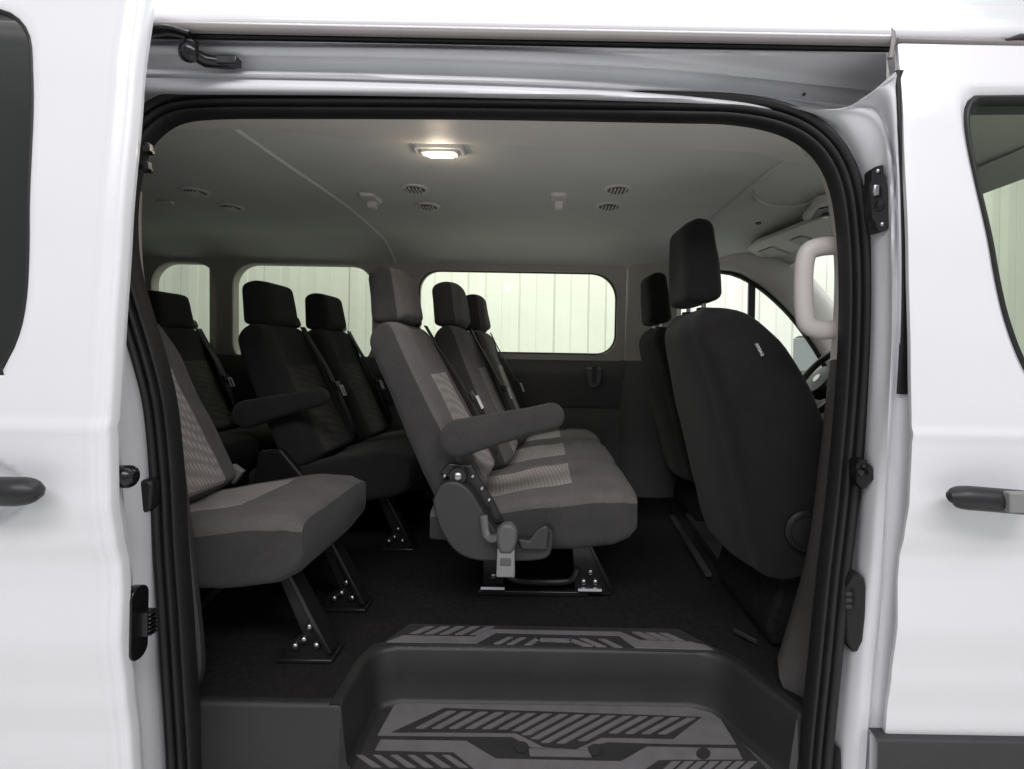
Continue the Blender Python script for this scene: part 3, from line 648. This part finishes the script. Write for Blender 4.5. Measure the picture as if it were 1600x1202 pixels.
# A pillars, windscreen, dash
def wsx(z): return lerp(1.20, 1.86, (1.22 - z)/(1.22 - .60))
for y0, y1 in ((.06, .19),):
    mesh('windscreen_pillar', *grid([[Vector((wsx(z) + d, y, z)) for z in (1.25, 1.0, .8, .58)] for y, d in ((y0, .02), (y0, -.02), ((y0+y1)/2, -.05), (y1, -.06), (y1, .02))]), 'trim', van)
mesh('windscreen', *grid([[Vector((wsx(z) + .05 - .05*abs((y - .93)/.9)**2, y, z)) for z in (1.22, 1.0, .8, .58)] for y in [lerp(.06, 1.80, k/12) for k in range(13)]]), 'clear', van)
mesh('windscreen_header', *grid([[Vector((x, y, z)) for y in (.06, .93, 1.80)] for x, z in ((1.16, 1.245), (1.24, 1.20), (1.27, 1.23))]), 'headliner', van)
dash = [(1.38, .30), (1.38, .50), (1.42, .57), (1.55, .60), (1.90, .61), (1.95, .55), (1.95, .0), (1.50, .0), (1.48, .28)]
prism('dashboard', dash, .14, 1.78, 'dtrim', van, bevel=.02)
prism('instrument_hood', [(1.34, .54), (1.36, .62), (1.42, .66), (1.6, .63), (1.6, .56)], 1.22, 1.62, 'black', van, bevel=.02)
mesh('bonnet', *grid([[Vector((x, y, z)) for y in (.08, .93, 1.80)] for x, z in ((1.86, .585), (2.2, .5), (2.6, .40), (2.66, .2), (2.66, -.4))]), 'paint', van)
fi = [(1050, 430), (1066, 424), (1140, 424), (1175, 439), (1205, 461), (1240, 496), (1275, 544), (1300, 588), (1340, 650)]
fo_ = [(1050, 388), (1066, 388), (1140, 386), (1195, 390), (1234, 410), (1270, 448), (1308, 495), (1350, 550), (1410, 630)]
loft('windscreen_pillar', [[P(x, y, 1.83) for x, y in fi], [P(x, y, 1.79) for x, y in fi], [P((a[0]*2 + b[0])/3, (a[1]*2 + b[1])/3, 1.75) for a, b in zip(fi, fo_)], [P(x, y, 1.73) for x, y in fo_], [P(x + 6, y - 8, 1.78) for x, y in fo_]], 'trim', van, n=40, sub=3, auto=60)
# steering wheel
wc = Vector((1.24, 1.40, .62)); ax = Vector((-.82, 0, .57)).normalized(); a1 = Vector((0, 1, 0)); b1 = ax.cross(a1)
sw = tube('steering_wheel', [wc + (a1*math.cos(t) + b1*math.sin(t))*.185 for t in [2*math.pi*k/40 for k in range(41)]], .015, 'black', van, n=10)
hb = MB(); hb.add(tubedata([wc - ax*.03, wc + ax*.0, wc + ax*.028, wc + ax*.034], [.075, .085, .07, .03], n=20))
for t in (0.1, math.pi - .1, -math.pi/2): hb.add(tubedata([wc, wc + (a1*math.cos(t) + b1*math.sin(t))*.18], [.03, .018], n=8, flat=.5))
hb.build('hub', 'black', sw); mesh('emblem', *discdata(wc + ax*.034, ax, .020, .003, 20), 'metal', sw)
tube('stalk', [wc - ax*.05, wc - ax*.05 + Vector((0, .19, .03))], [.012, .008], 'black', van)
tube('steering_column', [wc - ax*.03, wc - ax*.2], [.05, .07], 'black', van, n=14)
# door mirror outside the driver's window
mc = P(1268, 558, 2.06); rz_ = Matrix.Rotation(math.radians(28), 3, 'Z')
mi = box('door_mirror', mc + rz_ @ Vector((.045, 0, 0)), (.08, .27, .25), 'black', van, bevel=.03, rot=rz_)
box('mirror_glass', mc + rz_ @ Vector((.002, 0, 0)), (.006, .24, .22), 'mirror', mi, bevel=.002, rot=rz_)
# overhead console and visors
def slab3(name, quad, th, mat, parent, bevel=.006):
    up_ = [p + Vector((0, 0, th)) for p in quad]; n = len(quad)
    return mesh(name, quad + up_, [tuple(range(n)), tuple(reversed(range(n, 2*n)))] + [(i, n+i, n+(i+1) % n, (i+1) % n) for i in range(n)], mat, parent, bevel=bevel)
vz = 1.235
vq = [PZ(1168, 392, vz), PZ(1180, 381, vz), PZ(1290, 338, vz), PZ(1340, 352, vz), PZ(1340, 380, vz), PZ(1222, 414, vz), PZ(1196, 409, vz)]
vs = slab3('sun_visor', vq, .018, 'trim', van)
for q in ([(1184, 395), (1206, 387), (1236, 398), (1212, 411)], [(1234, 377), (1252, 370), (1278, 378), (1258, 387)]):
    slab3('visor_label', [PZ(x, y, vz - .006) for x, y in q], .002, 'paper', vs, bevel=0)
oc = slab3('overhead_console', [PZ(1254, 345, 1.245), PZ(1276, 318, 1.245), PZ(1330, 305, 1.245), PZ(1340, 345, 1.245), PZ(1290, 362, 1.245)], .03, 'trim', van, .01)
slab3('console_pocket', [PZ(1268, 344, 1.241), PZ(1280, 327, 1.241), PZ(1325, 318, 1.241), PZ(1325, 345, 1.241), PZ(1286, 354, 1.241)], .006, 'black', oc)
box('switch', PZ(1290, 338, 1.236), (.02, .02, .01), 'metal', oc, bevel=.002)

# ------------------------------------------------------------------ inside: near pillar trims and grab handle
A0 = [(1268, 215, .185), (1298, 270, .185), (1307, 340, .185), (1312, 420, .185), (1311, 500, .185), (1308, 562, .185)]
A1 = [(1250, 228, .23), (1288, 290, .25), (1300, 350, .27), (1307, 420, .28), (1305, 500, .28), (1300, 562, .28)]
loft('pillar_trim', [[P(x + 4, y, .17) for x, y, Y in A0], [P(*q) for q in A0], [P(*q) for q in A1], [P(x + 60, y, .36) for x, y, Y in A1]], 'pale', van, n=30, sub=3, auto=60)
B0 = [(1308, 563, .185), (1300, 700, .185), (1285, 850, .185), (1268, 1000, .185), (1250, 1135, .185)]
B1 = [(1299, 563, .28), (1284, 700, .28), (1268, 820, .29), (1252, 900, .30), (1214, 1030, .26)]
loft('pillar_lower_trim', [[P(x + 14, y, .16) for x, y, Y in B0], [P(*q) for q in B0], [P(*q) for q in B1], [P(x + 60, y - 20, .40) for x, y, Y in B1]], 'taupe', van, n=30, sub=3, auto=60)
gh = tube('grab_handle', [P(1330, 386, .24), P(1306, 384, .222), P(1282, 386, .22), P(1264, 393, .22), P(1257, 412, .22), P(1255, 450, .22), P(1257, 490, .22), P(1263, 508, .22), P(1282, 516, .22), P(1306, 515, .222), P(1330, 513, .24)], .0165, 'pale', van, n=18, sm=80, flat=1.25)
for py in (386, 514): mesh('boss', *discdata(P(1322, py, .235), P(1290, py, .22) - P(1322, py, .235), .024, .012, 20), 'pale', gh)
# left pillar trims
C0 = [(222, 300, .185), (221, 360, .185), (225, 430, .185), (240, 500, .185)]
loft('rear_pillar_trim', [[P(x - 22, y, .17) for x, y, Y in C0], [P(*q) for q in C0], [P(x - 8, y, .26) for x, y, Y in C0]], 'pale', van, n=20, sub=3)
D0 = [(238, 500, .19), (266, 600, .19), (288, 760, .19), (300, 860, .19), (309, 940, .19), (316, 1010, .19), (315, 1060, .19), (299, 1096, .19)]
loft('rear_pillar_lower_trim', [[P(x - 25, y, .17) for x, y, Y in D0], [P(*q) for q in D0], [P(x - 1, y, .24) for x, y, Y in D0], [P(x - 60, y, .30) for x, y, Y in D0]], 'taupe', van, n=24, sub=3)

# ------------------------------------------------------------------ seats
def sup(t, e):
    c, s = math.cos(t), math.sin(t)
    return math.copysign(abs(c)**(2/e), c), math.copysign(abs(s)**(2/e), s)
def pad(name, stations, yc, parent, matf, n=72, e=5.0, mats=('side', 'top', 'insert'), front=None):
    """stations: (x, z, nx, nz, half_width, half_thick, exponent); cross sections lie in the plane of y and (nx, nz); front side = +n"""
    rings = []; info = []
    for k, (x, z, nx, nz, hw, ht, ee) in enumerate(stations):
        ring_ = []
        for j in range(n):
            cy, cn = sup(2*math.pi*(j + .5)/n, ee)
            d = cn*ht
            if front: d += front(k/(len(stations) - 1), cy, cn)
            q = Vector((x + nx*d, yc + cy*hw, z + nz*d))
            w_ = noise.noise(q*7.0)*.0045 + noise.noise(q*19.0)*.0016
            q += Vector((nx*cn, cy*.8, nz*cn))*w_
            ring_.append(q)
        rings.append(ring_)
    v, f = grid(rings, True); idx = []
    m = len(rings)
    for i in range(m - 1):
        for j in range(n):
            cy, cn = sup(2*math.pi*(j + 1)/n, stations[i][6]); idx.append(matf((i + .5)/(m - 1), cy, cn))
    f.append(tuple(reversed(range(n)))); f.append(tuple(range((m-1)*n, m*n))); idx += [matf(0, 0, 0), matf(1, 0, 0)]
    return mesh(name, v, f, list(mats), parent, idx=idx, auto=75)
def bez(tab, t): return interp(tab, t)
def stations_back(xb, zb, lean, length, hw, ht0, ht1, n=34, curve=.012):
    S = []
    for i in range(n):
        t = .5 - .5*math.cos(math.pi*i/(n - 1)); s = t
        end = min(1, t/.05, (1 - t)/.09); end = math.sqrt(max(0.0, 1 - (1 - end)**2)); end = max(end, .12)
        d = length*s; x = xb - math.sin(lean)*d; z = zb + math.cos(lean)*d
        shape = 1 - .16*max(0, (t - .72)/.28)**1.6
        S.append((x, z, math.cos(lean), math.sin(lean), hw*shape*(.80 + .20*end), lerp(ht0, ht1, t)*end, 4.6))
    return S
def seat_unit(par, x0, yc, lean=24, side='side', tops='top', ins='insert', belt=True, w=.43, xc=None, bx=0.0):
    """one place of a bench: cushion, backrest, headrest, belt guide, belt; x0 = shift along the van"""
    lean = math.radians(lean); n = 30; S = []; xc = x0 if xc is None else xc
    top_p = [(0, .300), (.25, .312), (.55, .345), (.80, .366), (.93, .362), (1, .345)]
    bot_p = [(0, .205), (.3, .185), (.7, .180), (.88, .195), (.96, .215), (1, .245)]
    for i in range(n):
        t = i/(n - 1); x = xc - .30 + .56*t
        zt, zb = bez(top_p, t), bez(bot_p, t)
        S.append((x, (zt + zb)/2, 0, 1, (w/2 - .001)*(1 - .03*max(0, (t - .86)/.14)**2), (zt - zb)/2, 6.5))
    def cm(t, cy, cn):
        if cn < .52: return 0
        if abs(cy) < .60 and .12 < t < .70: return 2
        return 1
    def cf(t, cy, cn):
        if cn <= 0: return 0
        d = -.020*max(0, 1 - (cy/.62)**2)**.7*math.sin(math.pi*min(1, max(0, t/.78)))
        if abs(cy) < .6 and .12 < t < .70: d += .004
        return d*cn
    pad('cushion', S, yc, par, cm, mats=(side, tops, ins), front=cf)
    B = stations_back(x0 - .205 + bx, .305, lean, .555, w/2 - .004, .078, .056)
    def bm_(t, cy, cn):
        if cn < .50: return 0
        if abs(cy) < .56 and .10 < t < .62: return 2
        return 1
    def bf(t, cy, cn):
        if cn <= 0: return 0
        d = -.022*max(0, 1 - (cy/.66)**2)**.7*math.sin(math.pi*min(1, max(0, t/.92)))
        if abs(cy) < .56 and .10 < t < .62: d += .004
        return d*cn
    pad('backrest', B, yc, par, bm_, mats=(side, tops, ins), front=bf)
    tx, tz = B[-1][0], B[-1][1]
    ha = lean*.35; H = []
    hx_, hz_ = tx + .012, tz + .004
    for i in range(22):
        t = .5 - .5*math.cos(math.pi*i/21); end = min(1, t/.16, (1 - t)/.20); end = max(0, 1 - (1 - end)**2.6)**(1/2.6); end = max(end, .25)
        d = .165*t
        H.append((hx_ - math.sin(ha)*d, hz_ + math.cos(ha)*d, math.cos(ha), math.sin(ha), (.128 - .012*t)*(.82 + .18*end), (.060 - .008*t)*end, 4.4))
    pad('headrest', H, yc, par, lambda t, cy, cn: 1 if cn > .5 else 0, mats=(side, tops))
    for s in (-1, 1): tube('headrest_post', [Vector((tx + .004, yc + s*.06, tz - .03)), Vector((hx_, yc + s*.06, hz_ + .02))], .006, 'metal', par, n=8)
    if belt:
        gy = yc + w/2 - .068; gx, gz = B[-3][0], B[-3][1]
        box('belt_guide', (gx - .005, gy, gz + .022), (.085, .075, .05), 'black', par, bevel=.016, rot=Matrix.Rotation(-lean, 3, 'Y'))
        fx, fz = math.cos(lean), math.sin(lean); off = lambda t, d: (lerp(B[0][0], B[-1][0], t) + fx*d, lerp(B[0][1], B[-1][1], t) + fz*d)
        L1 = []
        for t, d, yy in ((.97, .058, gy), (.85, .064, gy + .002), (.6, .085, gy - .002), (.35, .092, gy - .008), (.08, .090, gy - .002)):
            x, z = off(t, d); L1.append(Vector((x, yy, z)))
        L1 = spline(L1, 20)
        mesh('seat_belt', *grid([[p + Vector((0, -.023, 0)) for p in L1], [p + Vector((0, .023, 0)) for p in L1]]), 'belt', par, solid=.003)
        x, z = off(.46, .099); t_ = box('belt_tongue', (x, gy - .006, z), (.012, .05, .035), 'black', par, bevel=.004, rot=Matrix.Rotation(-lean, 3, 'Y'))
        x, z = off(.405, .112)
        mesh('metal_loop', *tubedata([Vector((x + fx*0 + math.sin(lean)*dz*-1, gy - .006 + dy, z + math.cos(lean)*dz)) for dy, dz in ((-.012, .024), (.012, .024), (.012, -.02), (-.012, -.02), (-.012, .024))], .0036, n=6), 'white', t_)  # metal loop coloured white, a painted glint
def leg_pair(par, x0, y, mat='dmetal'):
    lg = MB(); lg.add(prismdata([(x0 + .022, .225), (x0 + .06, .225), (x0 + .166, .03), (x0 + .17, .004), (x0 + .055, .004), (x0 + .06, .032), (x0 + .098, .055)], y - .007, y + .007))
    lg.add(prismdata([(x0 + .052, .225), (x0 + .064, .225), (x0 + .175, .02), (x0 + .163, .016)], y - .026, y + .026))
    lg.add(boxdata((x0 + .115, y, .006), (.13, .07, .010)))
    o = lg.build('leg', mat, par, bevel=.003)
    for dx, dz in ((.105, .045), (.135, .032), (.118, .075), (.085, .03)): mesh('bolt', *discdata((x0 + dx, y - .010, dz), (0, -1, 0), .0085, .008, 12, .002), 'metal', o)
    tube('strut', [Vector((x0 + .06, y + .035, .20)), Vector((x0 + .10, y + .035, .13)), Vector((x0 + .15, y + .03, .05))], .005, 'dmetal', par, n=6)

def armrest(par, x0, y, mat='side'):
    S = []; n = 26; a, b = Vector((x0 - .265, 0, .487)), Vector((x0 + .055, 0, .568))
    d = (b - a).normalized(); nrm = Vector((-d.z, 0, d.x))
    for i in range(n):
        t = .5 - .5*math.cos(math.pi*i/(n - 1)); p = a.lerp(b, t); end = min(1, t/.14, (1 - t)/.10); end = max(.1, math.sqrt(max(0, 1 - (1 - end)**2)))
        ht = lerp(.052, .034, min(1, t*1.4)); S.append((p.x, p.z, nrm.x, nrm.z, .030*(.6 + .4*end), ht*end, 3.2))
    pad('armrest', S, y, par, lambda t, cy, cn: 0, mats=(mat,))
    tube('armrest_pivot', [Vector((a.x + .04, y, a.z + .01)), Vector((a.x + .04, y + .06, a.z + .01))], .02, 'black', par, n=12)
def side_hardware(par, x0, y):
    cov = [(-.285, .335), (-.265, .375), (-.225, .385), (-.185, .36), (-.150, .305), (-.115, .255), (-.085, .235), (-.02, .235), (.005, .262), (.02, .268), (.032, .258), (.030, .215), (.005, .185), (-.12, .178), (-.19, .185), (-.235, .215), (-.27, .275)]
    cov = [(x0 + p.x, p.y) for p in spline([Vector((a, b, 0)) for a, b in cov + cov[:1]], 70)][:-1]
    prism('recliner_cover', cov, y - .045, y + .02, 'cladding', par, bevel=.012)
    o = mesh('recliner_pivot', *discdata((x0 - .222, y - .012, .396), (0, -1, 0), .025, .02, 20, .0), 'black', par)
    mesh('bolt', *discdata((x0 - .222, y - .032, .396), (0, -1, 0), .012, .006, 14, .003), 'metal', o)
    mesh('recliner_plate', *prismdata([(x0 - .275, .40), (x0 - .25, .425), (x0 - .19, .42), (x0 - .13, .33), (x0 - .10, .27), (x0 - .14, .26), (x0 - .20, .36)], y - .008, y + .004), 'dmetal', par, bevel=.003)
    for dx, dz in ((-.26, .392), (-.185, .392), (-.16, .36), (-.14, .33)): mesh('rivet', *discdata((x0 + dx, y - .009, dz), (0, -1, 0), .007, .006, 10, .002), 'metal', par)
    # lever
    prism('recliner_lever', [(x0 - .062, .246), (x0 - .03, .24), (x0 - .01, .27), (x0 + .012, .282), (x0 + .022, .272), (x0 + .018, .215), (x0 - .05, .215)], y - .062, y - .045, 'cladding', par, bevel=.006)
    # buckle hanging in front of the cover
    bk = prism('belt_buckle', [(x0 - .112, .155), (x0 - .064, .155), (x0 - .066, .228), (x0 - .110, .228)], y - .088, y - .066, 'buckle', par, bevel=.004)
    prism('button', [(x0 - .102, .186), (x0 - .074, .186), (x0 - .075, .205), (x0 - .101, .205)], y - .0905, y - .084, 'bucktop', bk, bevel=.002)
    prism('boot', [(x0 - .106, .214), (x0 - .070, .214), (x0 - .060, .245), (x0 - .058, .275), (x0 - .072, .292), (x0 - .098, .292), (x0 - .112, .275), (x0 - .112, .245)], y - .092, y - .060, 'bucktop', bk, bevel=.010)
    tube('strap', [Vector((x0 - .15, y - .05, .30)), Vector((x0 - .14, y - .065, .255)), Vector((x0 - .12, y - .075, .25)), Vector((x0 - .09, y - .075, .27))], .010, 'bucktop', par, n=8, sm=14, flat=.4)
    lg = MB(); lg.add(boxdata((x0 - .02, y + .17, .010), (.33, .05, .014)))
    lg.add(prismdata([(x0 - .175, .18), (x0 - .10, .18), (x0 - .11, .005), (x0 - .17, .005)], y + .155, y + .185))
    lg.add(prismdata([(x0 + .09, .19), (x0 + .135, .19), (x0 + .215, .03), (x0 + .215, .004), (x0 + .105, .004), (x0 + .10, .08)], y + .155, y + .185))
    lg.add(prismdata([(x0 + .125, .19), (x0 + .137, .19), (x0 + .217, .03), (x0 + .207, .02)], y + .145, y + .20))
    lg.add(boxdata((x0 - .02, y + .17, .165), (.32, .03, .02)))
    o = lg.build('leg', 'dmetal', par, bevel=.003)
    tube('crossbar', [Vector((x0 - .11, y + .15, .09)), Vector((x0 - .09, y + .145, .058)), Vector((x0 - .05, y + .145, .046)), Vector((x0 + .06, y + .145, .046)), Vector((x0 + .095, y + .145, .055)), Vector((x0 + .11, y + .15, .085))], .010, 'dmetal', o, n=10, sm=24)
    for dx, dz in ((.15, .075), (.13, .045), (.165, .045), (-.14, .06)): mesh('bolt', *discdata((x0 + dx, y + .155, dz), (0, -1, 0), .009, .008, 12, .002), 'metal', o)
    for dx in (.148, -.14): tube('anchor', [Vector((x0 + dx - .035, y + .145, .024)), Vector((x0 + dx + .035, y + .145, .024))], .009, 'metal', o, n=8)

G = 'cloth seats bolted to the van floor'
b2 = thing('bench_seat', 'three place grey cloth bench in the middle row with padded armrest facing the doorway', 'seat', (-.10, 1.13, 0), G)
seat_unit(b2, -.008, .700, lean=26.5, xc=0)
seat_unit(b2, .045, 1.130, lean=22, xc=0)
seat_unit(b2, .075, 1.560, lean=21, xc=-.005)
armrest(b2, 0, .455); side_hardware(b2, 0, .485); leg_pair(b2, .07, 1.50)
# row behind: single seat by the door, pair across the aisle
s3 = thing('single_seat', 'grey cloth single seat cut off by the black door seal at the left', 'seat', (-.85, .43, 0), G)
seat_unit(s3, -.785, .432, lean=25, belt=False, bx=.040)
tube('rear_leg', [Vector((-.70, .31, .22)), Vector((-.82, .31, .10)), Vector((-.90, .31, .01))], .012, 'dmetal', s3, n=8)
tube('seat_rail', [Vector((-1.0, .31, .205)), Vector((-.62, .31, .205))], .014, 'dmetal', s3, n=8)
leg_pair(s3, -.655, .31); leg_pair(s3, -.660, .55)
bk = box('belt_buckle', (-.94, .675, .34), (.04, .02, .05), 'buckle', s3, bevel=.004, rot=Matrix.Rotation(.6, 3, 'Y'))
b3 = thing('bench_seat', 'shade-darkened two place bench across the aisle with folded armrest, in front of the rear row', 'seat', (-.88, 1.35, 0), G)
seat_unit(b3, -.645, 1.130, lean=24, side='shaded_side', tops='shaded_side', ins='shaded_insert', xc=-.73); seat_unit(b3, -.62, 1.560, lean=23, side='shaded_side', tops='shaded_side', ins='shaded_insert', xc=-.73)
armrest(b3, -.80, .885, 'shaded_side')
mesh('side_shield', *prismdata([(-1.0, .20), (-.98, .37), (-.90, .38), (-.78, .24), (-.70, .20)], .875, .905), 'rubber', b3, bevel=.008)
for y in (1.0, 1.65): leg_pair(b3, -.64, y)
def copy_tree(o, parent=None):
    c = o.copy(); COL.objects.link(c); c.parent = parent
    for ch in o.children: copy_tree(ch, c)
    return c
b4 = copy_tree(b3); b4.location.x -= .755; b4['label'] = 'shade-darkened rear row bench, only its headrest showing beside the smallest window'

# front seats
HWF = .275
def front_seat(name, label, x0, yc):
    t = thing(name, label, 'seat', (x0 + .3, yc, 0), 'dark cloth front seats')
    lean = math.radians(17.0); n = 40; S = []
    for i in range(n):
        u = .5 - .5*math.cos(math.pi*i/(n - 1)); end = min(1, u/.05, (1 - u)/.10); end = max(.12, math.sqrt(max(0, 1 - (1 - end)**2)))
        d = .68*u; shape = interp([(0, 1.0), (.30, 1.0), (.60, 1.0), (.80, .92), (.93, .74), (1, .60)], u)
        S.append((x0 + .20 - math.sin(lean)*d, .20 + math.cos(lean)*d, -math.cos(lean), -math.sin(lean), HWF*shape*(.88 + .12*end), lerp(.095, .058, u)*end, 4.4))
    def bf(u, cy, cn):
        if cn > 0: return .014*max(0, 1 - (cy/.7)**2)*cn      # bowed rear panel
        return -.17*abs(cy)**3*abs(cn)*math.sin(math.pi*min(1, u*1.05))
    pad('backrest', S, yc, t, lambda u, cy, cn: 0, mats=('dark',), front=bf)
    tx, tz = S[-1][0], S[-1][1]; H = []; ha = math.radians(8)
    for i in range(22):
        u = .5 - .5*math.cos(math.pi*i/21); end = min(1, u/.12, (1 - u)/.16); end = max(.3, max(0, 1 - (1 - end)**2.6)**(1/2.6))
        d = .232*u; H.append((tx + .012 - math.sin(ha)*d*.6, tz + .018 + math.cos(ha)*d, -math.cos(ha), -math.sin(ha), interp([(0, .112), (.45, .122), (1, .098)], u)*(.80 + .20*end), lerp(.058, .048, u)*end, 3.6))
    pad('headrest', H, yc, t, lambda u, cy, cn: 0, mats=('dark',))
    for s in (-1, 1):
        o = tube('headrest_post', [Vector((tx + .015, yc + s*.075, tz - .03)), Vector((tx + .012, yc + s*.075, tz + .05))], .0065, 'metal', t, n=8)
        mesh('collar', *discdata((tx + .012, yc + s*.075, tz - .004), (0, 0, 1), .018, .010, 12), 'black', o)
    C = []
    for i in range(24):
        u = i/23; zt = interp([(0, .36), (.5, .375), (.85, .40), (1, .36)], u); zb = interp([(0, .22), (.8, .24), (1, .31)], u)
        C.append((x0 + .14 + .56*u, (zt + zb)/2, 0, 1, .255*(1 - .08*max(0, (u - .85)/.15)), (zt - zb)/2, 4.2))
    pad('cushion', C, yc, t, lambda u, cy, cn: 0, mats=('dark',))
    b = MB(); b.add(prismdata([(x0 + .20, .22), (x0 + .66, .22), (x0 + .62, .004), (x0 + .16, .004), (x0 + .15, .05)], yc - .20, yc + .20)); b.build('base', 'carpet', t, bevel=.012)
    for s in (-1, 1): tube('rail', [Vector((x0 + .20, yc + s*.16, .010)), Vector((x0 + .62, yc + s*.16, .010))], .009, 'dmetal', t, n=8)
    return t
for (x0_, y0_), (x1_, y1_), w_, nm in (((1146, 886), (1082, 800), .028, 'seat_track'), ((1108, 892), (1050, 800), .012, 'floor_trim_strip'), ((1182, 992), (1146, 974), .003, 'floor_trim_strip')):
    a_, b2_ = PZ(x0_, y0_, .03), PZ(x1_, y1_, .03); d_ = (b2_ - a_); L_ = d_.length; ang = math.atan2(d_.y, d_.x)
    box(nm, ((a_ + b2_)/2) + Vector((0, 0, -.018)), (L_, w_*2, .024 if nm == 'seat_track' else .012), 'cladding', van, bevel=.004, rot=Matrix.Rotation(ang, 3, 'Z'))
fs = front_seat('front_seat', 'black cloth front passenger seat in the right of the doorway', .418, .575)
d_ = front_seat('front_seat', 'smaller looking black driver seat beyond the front passenger seat', .505, 1.50)
KX, KY, KZ = P(1262, 832, .285)
kn = mesh('recline_knob', *discdata((KX, KY + .03, KZ), (0, -1, 0), .048, .03, 28, .004), 'rubber', fs)
mesh('rim', *tubedata([Vector((KX + .042*math.cos(a), KY - .002, KZ + .042*math.sin(a))) for a in [2*math.pi*k/24 for k in range(25)]], .004, n=6), 'black', kn)
# airbag tag sewn into the seat's edge
from mathutils.bvhtree import BVHTree
bk_ = [c for c in fs.children if c.name.startswith('backrest')][0]
org = Vector(fs.location); bv = BVHTree.FromPolygons([v.co + org for v in bk_.data.vertices], [tuple(p.vertices) for p in bk_.data.polygons])
eye = Vector((0, -CD, CZ)); ht, nn, _, _ = bv.ray_cast(eye, (P(1186, 547, .3) - eye).normalized())
if ht:
    if nn.dot(eye - ht) < 0: nn = -nn
    dn = (P(1198, 562, .3) - P(1186, 532, .3)); dn = (dn - nn*dn.dot(nn)).normalized(); sd_ = nn.cross(dn)
    mt = Matrix((dn, sd_, nn)).transposed()
    tagb = MB(); tagb.add(boxdata(ht + nn*.001, (.036, .011, .003), mt)); tagb.build('airbag_tag', 'black', fs)
    fc = bpy.data.curves.new('airbag_tag_text', 'FONT'); fc.body = 'AIRBAG'; fc.size = .0095; fc.align_x = 'CENTER'; fc.align_y = 'CENTER'; fc.extrude = .0002
    tmp = bpy.data.objects.new('tag_lettering_curve', fc); COL.objects.link(tmp); bpy.context.view_layer.update()
    tme = bpy.data.meshes.new_from_object(tmp); bpy.data.objects.remove(tmp)
    fo = bpy.data.objects.new('tag_lettering', tme); COL.objects.link(fo); tme.materials.clear(); tme.materials.append(M['white'])
    fo.parent = [c for c in fs.children if c.name.startswith('airbag_tag')][0]
    fo.matrix_local = Matrix.Translation(ht + nn*.003 - org) @ mt.to_4x4()
